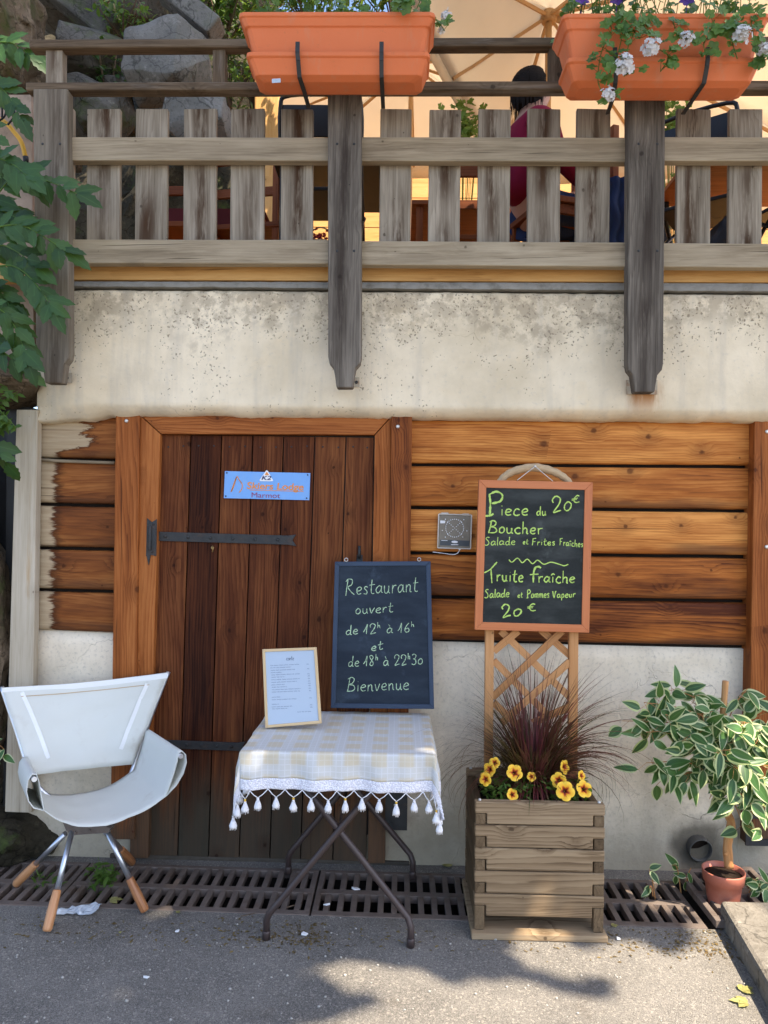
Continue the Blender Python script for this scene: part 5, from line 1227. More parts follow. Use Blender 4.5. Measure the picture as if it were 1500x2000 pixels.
spr = [((1410, 1440), (1215, 1408, -.36), 10), ((1412, 1420), (1258, 1372, -.4), 11), ((1412, 1410), (1312, 1345, -.33), 11), ((1410, 1450), (1262, 1430, -.42), 12), ((1410, 1470), (1300, 1395, -.45), 13), ((1408, 1510), (1262, 1490, -.4), 10), ((1408, 1520), (1290, 1520, -.37), 10), ((1410, 1480), (1340, 1440, -.47), 14),
       ((1410, 1460), (1368, 1395, -.44), 12), ((1412, 1440), (1350, 1370, -.3), 9), ((1410, 1470), (1390, 1470, -.48), 14), ((1412, 1430), (1460, 1345, -.32), 6), ((1410, 1460), (1455, 1410, -.44), 12), ((1410, 1470), (1490, 1430, -.44), 14), ((1408, 1500), (1440, 1500, -.48), 15), ((1408, 1520), (1480, 1520, -.46), 15),
       ((1408, 1530), (1455, 1560, -.44), 11), ((1408, 1530), (1495, 1570, -.4), 10), ((1410, 1480), (1540, 1440, -.38), 14), ((1410, 1500), (1560, 1510, -.42), 14), ((1410, 1450), (1530, 1380, -.32), 12), ((1409, 1540), (1452, 1610, -.40), 6), ((1409, 1540), (1386, 1560, -.36), 2), ((1410, 1420), (1420, 1420, -.28), 10), ((1410, 1450), (1330, 1470, -.28), 10)]
for (ax, ay), (bx_, by_, yy), n in spr: ficus_sprig(W(ax, ay, -.335), W(bx_, by_, yy), int(n * 1.3))
br.build('branches', M['ficus_bark'], FT); lf.build('crown', [M['leaf_ficus'], M['leaf_cream']], FT)
def sprig_thing(label, parts, grp=None):
    global lf, br
    lf, br = MB(), MB()
    for a, b, n, sp in parts: ficus_sprig(W(*a), W(*b), n, sp, .68)
    t = thing('ficus_sprig', label, 'plant', W(*parts[0][0]), grp); br.build('stems', M['ficus_bark'], t); lf.build('foliage', [M['leaf_ficus'], M['leaf_cream']], t)
sprig_thing('low variegated sprig between the grate and the drain pipe', [((1330, 1745, -.2), (1320, 1690, -.22), 3, .02), ((1340, 1740, -.2), (1350, 1695, -.2), 3, .02), ((1280, 1760, -.25), (1268, 1700, -.25), 2, .02), ((1275, 1750, -.3), (1268, 1735, -.34), 2, .02)])
sprig_thing('variegated leaves lying low to the right of the terracotta pot', [((1462, 1745, -.3), (1490, 1730, -.34), 7, .03), ((1470, 1750, -.3), (1510, 1742, -.34), 8, .03), ((1460, 1735, -.22), (1480, 1722, -.2), 4, .03)])
sprig_thing('variegated sprig at the left edge beside the bleached post', [((-60, 1480, -.28), (0, 1452, -.32), 7, .035), ((-60, 1500, -.28), (-2, 1480, -.32), 7, .035)])

# ================================================================ small things on the ground
def weed(label, px, n, h, w_):
    t = thing('weed', label, 'plant', px, 'weeds growing through the grates'); mb = MB(); st = MB()
    for k in range(n):
        b = px + V(U(-w_, w_), U(-.05, .05), -.06); tp = px + V(U(-w_, w_) * 1.4, U(-.08, .03), U(.02, h)); st.tube([b, tp], .001, 4)
        for q in range(3): mb.leaf(b.lerp(tp, U(.5, 1)), V(U(-1, 1), U(-1, .3), U(-.3, .8)), V(0, -.5, 1), U(.02, .05), U(.008, .02), seg=4)
    st.build('stems', M['leaf_mid'], t); mb.build('foliage', M['leaf_mid'], t)
weed('feathery green weed under the seat of the canvas chair', G(206, 1725), 26, .11, .05)
weed('broad leaved weed beside the rear left foot of the canvas chair', G(95, 1720), 8, .07, .08)
t = thing('plastic_scrap', 'crumpled clear plastic wrapper behind the front foot of the canvas chair', 'litter', G(148, 1785))
mb = MB(); c = G(148, 1783); rws = []
for i in range(15):
    rws.append([c + V((i / 14 - .5) * .17, (j / 8 - .5) * .07 * (.5 + i / 20) + (i / 14 - .5) * .04, .006 + .022 * abs(mnoise.noise((i * .7, j * .9, 3))) + .012 * abs(mnoise.noise((i * 2.1, j * 1.7, 1)))) for j in range(9)])
n_ = NT('clear plastic film'); n_.done((.62, .68, .74), .2, .6, Alpha=.62); mb.grid(rws, sm=False); solid(mb.build('film', n_.mat, t), .001)
def fallen(px, py, L, m, label, name='fallen_leaf', cat='leaf', ang=None, grp=None):
    p = G(px, py) + V(0, 0, .005); a = U(0, 6.3) if ang is None else ang; mb = MB()
    if name == 'fallen_leaf':
        for da, s_ in ((0, 1), (.75, .75), (-.75, .75)):
            mb.leaf(p, V(math.cos(a + da), math.sin(a + da), .12), V(0, 0, 1), L * s_, L * .5, 0, fold=.2, curl=.12, teeth=.15, seg=7)
    else:
        mb.hexa([p + V(math.cos(q + a) * L, math.sin(q + a) * L * .6, .004 + .003 * math.sin(q * 3)) for q in (2.4, .7, 5.5, 3.9)] + [p + V(math.cos(q + a) * L, math.sin(q + a) * L * .6, -.002) for q in (2.4, .7, 5.5, 3.9)])
    return tag(mb.build(name, m), label, cat, grp)
lm = M['dry_leaf']; m_gl = leafmat('yellow green fallen leaf', (.26, .24, .07), (.46, .42, .16), .2, .6)
fallen(1448, 1938, .055, m_gl, 'pale lobed leaf on the sunlit asphalt, farther of two near the step', ang=.4, grp='pale leaves fallen beside the step'); fallen(1460, 1962, .06, m_gl, 'larger pale lobed leaf on the sunlit asphalt, nearest the camera beside the step', ang=2.9, grp='pale leaves fallen beside the step')
fallen(215, 1762, .055, m_gl, 'pale curled leaf lying on the grate edge right of the plastic scrap', ang=.3); fallen(345, 1785, .02, m_gl, 'small yellow leaf on the asphalt just right of the chair foot', ang=1.)
fallen(223, 1808, .02, lm, 'brown leaf on the asphalt between the two front chair feet', ang=2.); fallen(232, 1824, .014, m_gl, 'tiny greenish leaf below the brown one between the chair feet', ang=.5)
fallen(1195, 1810, .028, m_gl, 'curled leaf beside the right front foot of the planter', ang=.1); fallen(875, 1695, .05, m_gl, 'narrow dry leaf hanging in the grate left of the planter', ang=1.7)
pp = M['white_plastic']
for x, y, s_, lb in ((346, 1821, .010, 'white paper scrap on the asphalt right of the chair'), (595, 1827, .015, 'white paper scrap between the front legs of the table'), (286, 1911, .011, 'white scrap on the dark asphalt near the bottom edge'), (638, 1769, .014, 'white scrap lying on the grate under the table'), (695, 1738, .02, 'pale paper scrap stuck in the grate behind the table leg'), (1208, 1836, .010, 'tiny white scrap beside the planter base')):
    fallen(x, y, s_, pp, lb, 'paper_scrap', 'litter', grp='white scraps of paper on the ground')
mb = MB(); mb.tube(smooth_path([G(1440, 1870), G(1465, 1895), G(1480, 1920), G(1492, 1935)], 4), .004, 6); tag(mb.build('twig', M['bark']), 'thin dry twig on the ground along the step slab', 'twig')
mb = MB(); mb.tube(smooth_path([G(470, 1790), G(500, 1784), G(545, 1776), G(575, 1768)], 4), .003, 6); tag(mb.build('twig', M['bark']), 'thin dry twig against the grate left of the table leg', 'twig')

# ================================================================ left edge: rock, bank, shrub
def hullrock(name, box, y, dep, m, seed, label=None, cat='boulder', group=None, n=26, jag=.0):
    """angular stone filling a photo rectangle at depth y"""
    l, tp, r, bt = box; a, b = W(l, tp, y), W(r, bt, y); c = (a + b) / 2; sx, sz = (b.x - a.x) / 2, (a.z - b.z) / 2
    rg = random.Random(seed); bm = bmesh.new()
    for k in range(n):
        d = V(rg.gauss(0, 1), rg.gauss(0, 1), rg.gauss(0, 1)).normalized(); q = max(abs(d.x), abs(d.y), abs(d.z)) ** .55
        bm.verts.new(c + V(d.x * sx / q, d.y * dep / 2 / q, d.z * sz / q))
    bmesh.ops.convex_hull(bm, input=bm.verts); bm.verts.ensure_lookup_table()
    for v in [v for v in bm.verts if not v.link_faces]: bm.verts.remove(v)
    bmesh.ops.triangulate(bm, faces=bm.faces); bmesh.ops.bevel(bm, geom=bm.edges, offset=min(sx, sz) * .06, segments=2, affect='EDGES', profile=.6)
    bmesh.ops.triangulate(bm, faces=bm.faces); bmesh.ops.subdivide_edges(bm, edges=bm.edges, cuts=3, use_grid_fill=True)
    for v in bm.verts:
        c_ = v.co.copy(); v.co += V(mnoise.noise(c_ * 6), mnoise.noise(c_ * 6 + V(5, 0, 0)), mnoise.noise(c_ * 6 + V(0, 9, 0))) * (.018 + jag) + V(mnoise.noise(c_ * 19), mnoise.noise(c_ * 19 + V(5, 0, 0)), mnoise.noise(c_ * 19 + V(0, 9, 0))) * (.008 + jag * .4)
    me = bpy.data.meshes.new(name); bm.to_mesh(me); bm.free(); me.materials.append(m); o = bpy.data.objects.new(name, me); COL.objects.link(o)
    for p in me.polygons: p.use_smooth = True
    if label: tag(o, label, cat, group)
    return o
hullrock('stone_wall', (-420, 795, 14, 1720), .0, .5, M['earth'], 3, 'mossy rough stone wall at the left edge beside the bleached post', 'wall', n=60, jag=.02)
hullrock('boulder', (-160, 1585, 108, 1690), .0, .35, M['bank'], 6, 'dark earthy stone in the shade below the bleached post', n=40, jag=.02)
hullrock('boulder', (-160, 690, 96, 805), .02, .45, M['earth'], 5, 'mossy stone butting against the left end of the plaster band', n=40, jag=.02)
mb = MB(); mb.slab([(-400, 185), (61, 185), (66, 700), (-400, 700)], .06, .3); tag(mb.build('boundary_wall', plain('dusty pink render', (.36, .27, .2), .95, .1, .3, 9, 0, .4, (.14, .11, .08), .6)), 'dusty pink rendered wall end behind the shrub left of the railing', 'wall')
hullrock('boulder', (-180, -80, 62, 190), .5, .8, M['earth'], 8, 'brown flaking rock at the top left corner above the rendered wall', n=44, jag=.03)
t = thing('conduit', 'yellow plastic conduit with black cables beside the first railing post', 'cable', W(25, 260, -.05))
mb = MB(); mb.tube(smooth_path([W(-40, 215, .0), W(8, 238, -.03), W(26, 256, -.04), W(42, 278, -.04), W(50, 308, -.03)], 6), .011, 10); mb.build('conduit_sleeve', M['yellow'], t)
mb = MB(); mb.tube([W(50, 306, -.03), W(51, 320, -.03)], .013, 10); mb.build('conduit_tip', M['cable'], t)
for P in ([(-20, 150), (8, 190), (10, 225), (-10, 240)], [(-10, 170), (22, 200), (28, 225), (15, 244)], [(-20, 160), (2, 200), (4, 230)]):
    mb = MB(); mb.tube(smooth_path([W(x, y, -.06) for x, y in P], 6), .005, 6); mb.build('cable', M['cable'], t)
SH = thing('shrub', 'dark green shrub with toothed leaves hanging in front of the first railing post', 'shrub', W(-60, 520, -.4))
st = MB(); lf2 = MB()
tw = [([(-90, 440), (-20, 395), (20, 352), (60, 346), (105, 358), (150, 378)], -.42, 16), ([(-90, 470), (-10, 445), (40, 440), (85, 462), (125, 488)], -.45, 16), ([(-90, 560), (0, 520), (45, 530), (85, 575), (100, 600)], -.38, 16), ([(-90, 600), (-10, 600), (30, 640), (52, 700)], -.4, 16),
      ([(-90, 330), (-20, 310), (20, 318), (55, 345)], -.5, 12), ([(-80, 520), (-10, 480), (30, 490), (70, 520)], -.35, 14), ([(-80, 640), (-30, 660), (10, 690), (42, 715)], -.36, 12), ([(-80, 150), (-20, 160), (15, 185), (40, 230)], -.2, 12), ([(-80, 60), (-20, 80), (25, 85), (60, 110)], .1, 12), ([(-90, 400), (-40, 400), (0, 410), (40, 430)], -.25, 18), ([(-90, 540), (-40, 560), (0, 570), (20, 600)], -.25, 18), ([(-90, 290), (-30, 250), (0, 300), (10, 330)], -.3, 10),
      ([(-80, 780), (-40, 840), (-5, 880), (12, 905)], -.3, 8)]
for pts, yy, n in tw:
    P = smooth_path([W(x, y, yy + U(-.03, .03)) for x, y in pts], 6); st.tube(P, [lerp(.005, .0015, k / (len(P) - 1)) for k in range(len(P))], 6)
    for k in range(n):
        q = int(len(P) * (.25 + .75 * k / n)); q = min(q, len(P) - 1); tg = (P[min(q + 1, len(P) - 1)] - P[max(q - 1, 0)]).normalized(); sd = 1 if k % 2 else -1
        sv = V(-tg.z, 0, tg.x) * sd; d = (tg * .7 + sv * U(.4, 1) + V(0, U(-.3, .3), -.25)).normalized()
        lf2.leaf(P[q], d, V(U(-.35, .35), -1, U(0, .7)), U(.075, .135), U(.04, .062), 0, fold=.18, curl=U(.05, .3), teeth=.13, seg=9, peak=.45)
    tg = (P[-1] - P[-3]).normalized(); lf2.leaf(P[-1], tg, V(0, -1, .4), .13, .058, 0, fold=.15, curl=.15, teeth=.13, seg=9)
st.build('stems', M['leaf_mid'], SH); lf2.build('foliage', M['leaf_shrub'], SH)
SR = thing('rose_bush', 'small leaved green plant above the top of the bleached post', 'shrub', W(-40, 830, -.2)); st = MB(); lf2 = MB()
for k in range(20):
    a = W(-60, U(740, 860), -.15); b = W(U(-15, 40), U(745, 855), U(-.25, -.1)); st.tube([a, a.lerp(b, .5) + V(0, -.02, .02), b], .0015, 4)
    for q in range(9):
        p = a.lerp(b, U(.35, 1)); lf2.leaf(p, V(U(-.6, 1), U(-.6, .2), U(-1, .5)), V(0, -1, .6), U(.03, .05), U(.016, .026), seg=5, teeth=.08)
st.build('stems', M['leaf_mid'], SR); lf2.build('foliage', M['leaf_mid'], SR)
# ================================================================ terrace behind the railing
ZD = W(750, 514, -.085).z
mb = MB()
for k in range(60):
    y0 = -.02 + k * .145; mb.box((1.2, y0 + .07, ZD - .02), (7.2, .14, .035), None, 'x')
tag(mb.build('terrace_floor', M['tan_board'], bevel=0), kind='structure')
mb = MB(); rws = []
for i in range(60):
    x = lerp(-7, -1.15, i / 59); rws.append([V(x + .2 * mnoise.noise((i * .3, j * .3, 8)), 1.7 + j * .05 + .45 * mnoise.noise((x * 1.2, j * .22, 0)) + .15 * mnoise.noise((x * 4, j * .7, 3)), ZD - .3 + j * .17 + .12 * mnoise.noise((x * 3, j * .4, 5))) for j in range(40)])
mb.grid(rws, sm=False); tag(mb.build('hillside', M['bank'], weld=True), kind='structure')
WY = 5.2; x0 = W(468, 300, WY).x
mb = MB(); nbd = 26
for k in range(nbd):
    z1 = ZD + 4.6 - k * .178; mb.box(((x0 + 7.5) / 2, WY + .03 + (k % 2) * .004, z1 - .088), (7.5 - x0, .05, .172), None, 'x')
tag(mb.build('chalet_wall', M['pine_wall'], bevel=0), 'pale orange pine board wall at the back of the terrace', 'wall')
mb = MB(); mb.slab([(497, 150), (545, 150), (545, 520), (497, 520)], 2.2, .2, 'z'); tag(mb.build('wooden_pillar', M['pine_wall'], bevel=.01), 'light wooden pillar on the terrace right of the cut stones', 'pillar')
# stones on the left
hullrock('cut_stone', (246, 42, 412, 215), .75, .4, M['rock_pale'], 21, 'pale cut stone with a peaked top behind the hand rails', 'stone', n=18)
hullrock('cut_stone', (318, 185, 452, 300), .6, .4, M['rock_pale'], 22, 'grey cut stone leaning below the peaked one behind the pickets', 'stone', n=16)
hullrock('boulder', (122, 60, 245, 165), 1.0, .5, M['rock'], 23, 'dark rounded boulder left of the peaked cut stone')
hullrock('boulder', (130, 170, 260, 300), .8, .5, M['rock'], 24, 'shadowed boulder behind the second picket from the left')
hullrock('boulder', (190, 150, 330, 285), 1.1, .5, M['rock'], 25, 'boulder wedged under the peaked cut stone')
hullrock('boulder', (225, -70, 330, 60), 1.5, .5, M['rock'], 26, 'grey boulder at the top edge above the peaked stone')
hullrock('boulder', (50, -60, 180, 60), 1.4, .5, M['rock'], 27, 'brown grey boulder at the top edge beside the flaking rock')
hullrock('boulder', (60, 200, 150, 330), .9, .4, M['rock'], 28, 'dark boulder right behind the first railing post')
mb = MB(); mb.bar(W(318, -22, .8), W(424, 64, .8), .12, .16); tag(mb.build('stone_lintel', M['rock_pale'], bevel=.012), 'long squared stone slanting down at the top edge left of the plain flower box', 'stone')
mb = MB(); mb.bar(W(90, -40, 1.2), W(225, 70, 1.2), .17, .2); tag(mb.build('stone_lintel', M['rock'], bevel=.015), 'long grey stone slanting down above the dark boulder', 'stone')
def bush(label, c, r, n, m, L):
    t = thing('bush', label, 'bush', c - V(0, 0, r.z), 'bushes on the bank'); mb = MB(); st = MB()
    for k in range(10): st.tube([c - V(0, 0, r.z), c + V(U(-.8, .8) * r.x, U(-.8, .8) * r.y, U(-.2, .8) * r.z)], .006, 5)
    for k in range(n):
        d = V(random.gauss(0, 1), random.gauss(0, 1), random.gauss(0, 1)).normalized() * random.random() ** .45; p = c + V(d.x * r.x, d.y * r.y, d.z * r.z)
        mb.leaf(p, V(U(-1, 1), U(-1, .4), U(-1, .6)), V(U(-.5, .5), -.6, 1), L * U(.7, 1.3), L * .5, seg=4)
    st.build('stems', M['bark'], t); mb.build('foliage', m, t)
bush('sunlit green bush at the top edge left of the plain flower box', W(440, -10, 1.7), V(.5, .4, .38), 900, M['leaf_mid'], .07)
bush('green bush at the top edge behind the plain flower box', W(610, -45, 1.6), V(.5, .35, .42), 900, M['leaf_mid'], .07)
bush('green bush at the top edge behind the right end of the plain flower box', W(770, -50, 1.75), V(.42, .35, .42), 800, M['leaf_mid'], .07)
bush('dark green bush at the top edge above the boulders', W(180, -70, 2.1), V(.8, .4, .4), 900, M['leaf_dark'], .08)
bush('ivy like greenery growing between the boulders at the upper left', W(215, 150, .95), V(.16, .2, .22), 260, M['leaf_dark'], .05)
bush('greenery over the slanting stones at the top edge', W(240, 30, 1.1), V(.2, .25, .16), 260, M['leaf_mid'], .05)
bush('dark bush beside the light wooden pillar behind the hand rail', W(455, 110, 1.9), V(.22, .3, .5), 500, M['leaf_mid'], .06)
# parasols
def parasol(label, cs, apex, pole_xy, ext=.0):
    t = thing('parasol', label, 'parasol', V(pole_xy[0], pole_xy[1], ZD), 'cream parasols over the terrace')
    mb = MB(); n = len(cs); ap = mb.vert(apex); N = 10
    for k in range(n):
        a, b = Vector(cs[k]), Vector(cs[(k + 1) % n]); g = []
        for i in range(N + 1):
            row = []
            for j in range(N + 1):
                p = Vector(apex).lerp(a.lerp(b, j / N), i / N); p.z -= .06 * math.sin(math.pi * j / N) * (i / N) * math.sin(math.pi * i / N * .9); row.append(p)
            g.append(row)
        mb.grid(g); mb.grid([g[-1], [p - V(0, 0, .13) for p in g[-1]]])
    solid(mb.build('canopy', M['parasol'], t), .003)
    for k in range(n):
        a, b = Vector(cs[k]), Vector(cs[(k + 1) % n])
        for e in (a, (a + b) / 2):
            r_ = MB(); r_.bar(Vector(apex) - V(0, 0, .05), e - V(0, 0, .035) - (e - Vector(apex)) * .02, .022, .022, (1, .3, 0)); r_.build('rib', M['parasol_wood'], t)
    mb = MB(); mb.tube([V(apex[0], apex[1], ZD), Vector(apex)], .024, 12); mb.lathe(Vector(apex) - V(0, 0, .1), [(.05, 0), (.06, .03), (.05, .08)], 16); mb.build('pole', M['parasol_wood'], t)
    mb = MB(); mb.lathe(V(apex[0], apex[1], ZD), [(.3, 0), (.3, .05), (.05, .07), (.05, .3)], 24); mb.build('base', M['black'], t)
parasol('large cream parasol with brown ribs above the seated person', [(-.25, .3, 4.88), (.9, 3.25, 4.88), (3.6, 2.9, 4.88), (3.2, .2, 4.88)], (1.05, 1.9, 5.45), (1.05, 1.9))
parasol('sunlit pale parasol farther back, seen under the plain flower box', [(-1.35, 2.6, 5.62), (-1.3, 4.7, 5.62), (1.5, 4.6, 5.62), (1.4, 2.5, 5.62)], (.05, 3.6, 6.15), (.05, 3.6))
parasol('pale parasol farther back at the right edge above the bottle', [(2.2, 3.3, 5.2), (2.4, 5.0, 5.2), (5.2, 4.9, 5.2), (5.0, 3.2, 5.2)], (3.6, 4.1, 5.8), (3.6, 4.1))
# tables and chairs
def table(label, c, sx, sy, m, ml, name='terrace_table'):
    t = thing(name, label, 'table', V(c[0], c[1], ZD), 'tables on the terrace'); mb = MB(); mb.box((c[0], c[1], ZD + .72), (sx, sy, .028)); mb.build('table_top', m, t, bevel=.004)
    for a in (-1, 1):
        for b in (-1, 1): q = MB(); q.bar(V(c[0] + a * (sx / 2 - .05), c[1] + b * (sy / 2 - .05), ZD), V(c[0] + a * (sx / 2 - .05), c[1] + b * (sy / 2 - .05), ZD + .706), .04, .04); q.build('leg', ml, t)
table('black topped table behind the middle railing post', (-.36, .72), .70, .62, M['black'], M['black'])
table('red brown wooden table behind the pickets left of the seated person', (.42, 1.25), .75, .7, M['terrace_wood'], M['terrace_wood'])
table('terrace table carrying the glass carafe at the right', (1.95, .62), .9, .6, M['terrace_wood'], M['black'])
table('red brown table under the red cloth behind the left pickets', (-1.25, 1.35), .7, .55, M['terrace_wood'], M['terrace_wood'])
mb = MB(); mb.box((-1.25, 1.35, ZD + .737), (.74, .59, .004)); mb.box((-1.25, 1.055, ZD + .64), (.74, .004, .19)); mb.box((-1.62, 1.35, ZD + .64), (.004, .58, .19)); tag(mb.build('red_cloth', fabric('dull red cloth', (.10, .02, .022)), bevel=0), 'dull red cloth on the table behind the left pickets', 'tablecloth')
def wood_chair(label, c, rot):
    t = thing('wooden_chair', label, 'chair', V(c[0], c[1], ZD), 'red brown wooden chairs on the terrace'); rm = Matrix.Rotation(rot, 3, 'Z')
    def bx(nm, p, s_, g='x'):
        q = MB(); q.box(V(c[0], c[1], ZD) + rm @ V(*p), s_, rm, g); q.build(nm, M['terrace_wood'], t, bevel=.003)
    for x in (-.19, .19): bx('leg', (x, -.19, .22), (.036, .036, .44), 'z'); bx('leg', (x, .19, .44), (.036, .036, .88), 'z')
    bx('seat', (0, 0, .445), (.43, .43, .03)); bx('back_rail', (0, .19, .84), (.36, .022, .07)); bx('back_rail', (0, .19, .64), (.36, .022, .05))
    for y in (-.19, .19): bx('stretcher', (0, y, .22), (.36, .02, .03))
    for x in (-.19, .19): bx('seat_apron', (x, 0, .4), (.02, .34, .05))
wood_chair('wooden chair behind the second and third pickets', (-1.3, .78), math.pi); wood_chair('wooden chair behind the fourth and fifth pickets', (-.88, .80), math.pi * .95)
wood_chair('wooden chair behind the pickets right of the middle post', (.42, .95), math.pi); wood_chair('wooden chair carrying the person in the crimson jacket', (.86, .46), -math.pi / 2 * .8)
def tube_chair(label, c, rot):
    t = thing('metal_chair', label, 'chair', V(c[0], c[1], ZD), 'black tubular chairs on the terrace'); rm = Matrix.Rotation(rot, 3, 'Z'); o = V(c[0], c[1], ZD)
    def tb(nm, pts, r_=.011):
        q = MB(); q.tube(smooth_path([o + rm @ V(*p) for p in pts], 4), r_, 8); q.build(nm, M['black'], t)
    for x in (-.2, .2): tb('leg', [(x, -.24, 0), (x, -.1, .28), (x, .12, .5), (x, .2, .62)]); tb('leg', [(x, .26, 0), (x, .1, .28), (x, -.18, .45)])
    tb('back_tube', [(-.2, .2, .62), (-.2, .25, .82), (-.15, .26, .88), (.15, .26, .88), (.2, .25, .82), (.2, .2, .62)])
    q = MB(); q.box(o + rm @ V(0, 0, .45), (.4, .38, .02), rm); q.build('seat', M['black'], t, bevel=.004); q = MB(); q.box(o + rm @ V(0, .245, .76), (.38, .012, .16), rm); q.build('backrest', M['black'], t, bevel=.004)
tube_chair('black tubular chair in front of the black topped table', (-.42, .32), math.pi); tube_chair('black tubular chair right of the third railing post', (1.62, .42), math.pi * .8); tube_chair('black tubular chair at the right edge behind the last pickets', (2.1, .40), math.pi * 1.1)
# carafe, plants, bag, cloth
c = V(W(1408, 240, .5).x, .5, ZD + .735); n_ = NT('clear glass'); n_.done((.85, .92, .95), .03, .5, Transmission_Weight=.9, IOR=1.2); 
CF = thing('glass_carafe', 'clear glass carafe standing on the terrace table between the last pickets', 'carafe', c)
mb = MB(); mb.lathe(c, [(.035, 0), (.042, .02), (.042, .14), (.022, .2), (.02, .24), (.026, .27)], 24); solid(mb.build('glass', n_.mat, CF), .002)
mb = MB(); mb.lathe(c, [(.034, .004), (.038, .02), (.038, .12)], 24); mb.build('drink', plain('pale drink', (.5, .4, .42), .1, .5), CF)
def pot_plant(label, px, py, y, r_, m=M['leaf_geranium']):
    c = W(px, py, y); base = V(c.x, c.y, ZD); t = thing('potted_plant', label, 'plant', base, 'potted plants on the terrace'); q = MB(); q.lathe(base, [(.09, 0), (.13, .24), (.14, .26), (.12, .26)], 20); q.build('pot', M['terracotta'], t)
    f = MB(); s_ = MB()
    for k in range(150):
        p = c + V(random.gauss(0, r_), random.gauss(0, r_), random.gauss(0, r_ * 1.4)); fl_leaf(f, p, V(U(-.6, .6), -1, U(0, 1)), U(.015, .035))
        if k % 8 == 0: s_.tube([base + V(0, 0, .24), p], .002, 4)
    f.build('foliage', m, t); s_.build('stems', M['leaf_mid'], t)
pot_plant('light green potted plant behind the second picket right of the middle post', 905, 250, 1.9, .07); pot_plant('green potted plant just right of the third railing post', 1312, 250, 1.2, .07)
t = thing('flower_basket', 'small basket of red flowers beside the middle railing post', 'basket', V(W(626, 470, .25).x, .25, ZD)); c = V(W(626, 470, .25).x, .25, W(626, 478, .25).z)
mb = MB(); mb.lathe(V(c.x, c.y, ZD), [(.05, 0), (.08, c.z - ZD), (.075, c.z - ZD)], 18); mb.build('basket', M['driftwood'], t)
mb = MB(); mb.tube([c + V(.07 * math.cos(a), 0, .09 * math.sin(a)) for a in [math.pi * k / 12 for k in range(13)]], .004, 6); mb.build('handle', M['driftwood'], t)
mb = MB()
for k in range(30): floret(mb, c + V(random.gauss(0, .035), random.gauss(0, .03), U(.0, .06)), V(U(-.5, .5), -1, .6), U(.01, .016))
mb.build('flowers', M['petal_red'], t)
hullrock('bag', (1384, 425, 1462, 520), .22, .22, M['black'], 31, 'black bag resting behind the railing below the carafe', 'bag', n=40)
mb = MB(); x = W(1212, 400, .3).x; mb.grid([[V(x + (i / 12 - .5) * .13 + .01 * math.sin(j), .3 + .012 * math.sin(i * 1.3) + .01 * math.sin(j * .7), W(1212, 345 + j * 11, .3).z) for i in range(13)] for j in range(14)]); o = mb.build('blue_cloth', M['jeans']); solid(o, .006); tag(o, 'blue cloth hanging behind the railing left of the third post', 'cloth')

# ---------------------------------------------------------------- seated person, seen from behind and below
def skinned(name, nodes, links, m, parent, root=0, sub=2):
    me = bpy.data.meshes.new(name); me.from_pydata([n[0] for n in nodes], links, []); o = bpy.data.objects.new(name, me); COL.objects.link(o)
    sk = o.modifiers.new('skin', 'SKIN'); sk.use_smooth_shade = True; sk.branch_smoothing = .4
    for k, n in enumerate(nodes): d = me.skin_vertices[0].data[k]; d.radius = n[1] if isinstance(n[1], tuple) else (n[1], n[1]); d.use_root = (k == root)
    sb = o.modifiers.new('subsurf', 'SUBSURF'); sb.levels = sub; sb.render_levels = sub
    bpy.context.view_layer.update(); dg = bpy.context.evaluated_depsgraph_get(); m2 = bpy.data.meshes.new_from_object(o.evaluated_get(dg)); o.modifiers.clear(); o.data = m2; m2.materials.clear(); m2.materials.append(m)
    for p in m2.polygons: p.use_smooth = True
    if parent: o.parent = parent; o.matrix_parent_inverse = Matrix.Translation(-parent.location)
    return o
pb = V(W(1046, 170, .42).x - .05, .42, ZD - .035); PRS = thing('person', 'seated person in a crimson jacket with dark hair, turned to the right', 'person', pb)
prm = Matrix.Rotation(R(22), 3, 'Z')
def Q(x, y, z): return pb + prm @ V(x, y, z)         # x forward, y to the person's left
N_ = [(Q(-.02, 0, .50), .125), (Q(0, 0, .66), .125), (Q(.01, 0, .84), (.15, .115)), (Q(.0, 0, .955), .075), (Q(.03, 0, 1.03), .052), (Q(.05, 0, 1.12), (.078, .09)), (Q(.06, 0, 1.20), (.075, .088)), (Q(.135, 0, 1.125), .016)]
Lk = [(0, 1), (1, 2), (2, 3), (3, 4), (4, 5), (5, 6), (5, 7)]
def chain(start, pts):
    k = start
    for p, r_ in pts: N_.append((p, r_)); Lk.append((k, len(N_) - 1)); k = len(N_) - 1
    return k
for s_ in (-1, 1):
    w_ = chain(3, [(Q(.0, .17 * s_, .93), .06), (Q(.03, .23 * s_, .72), .045), (Q(.22, .19 * s_, .62), .036), (Q(.34, .14 * s_, .68), .025), (Q(.40, .12 * s_, .70), (.034, .016))])
    for f, (dy, L) in enumerate(((-.028, .07), (-.01, .08), (.009, .075), (.026, .06))): chain(w_, [(Q(.43, .12 * s_ + dy, .705), .009), (Q(.43 + L * .5, .12 * s_ + dy * 1.2, .70), .008), (Q(.43 + L * .85, .12 * s_ + dy * 1.3, .68), .007)])
    chain(w_, [(Q(.40, .12 * s_ - .04 * s_, .70), .010), (Q(.43, .12 * s_ - .058 * s_, .70), .008)])
    chain(0, [(Q(.06, .09 * s_, .50), .09), (Q(.42, .11 * s_, .50), .062), (Q(.44, .11 * s_, .28), .05), (Q(.42, .11 * s_, .09), .036), (Q(.52, .11 * s_, .045), (.04, .03)), (Q(.58, .11 * s_, .04), (.035, .022))])
skinned('body', N_, Lk, M['skin'], PRS)
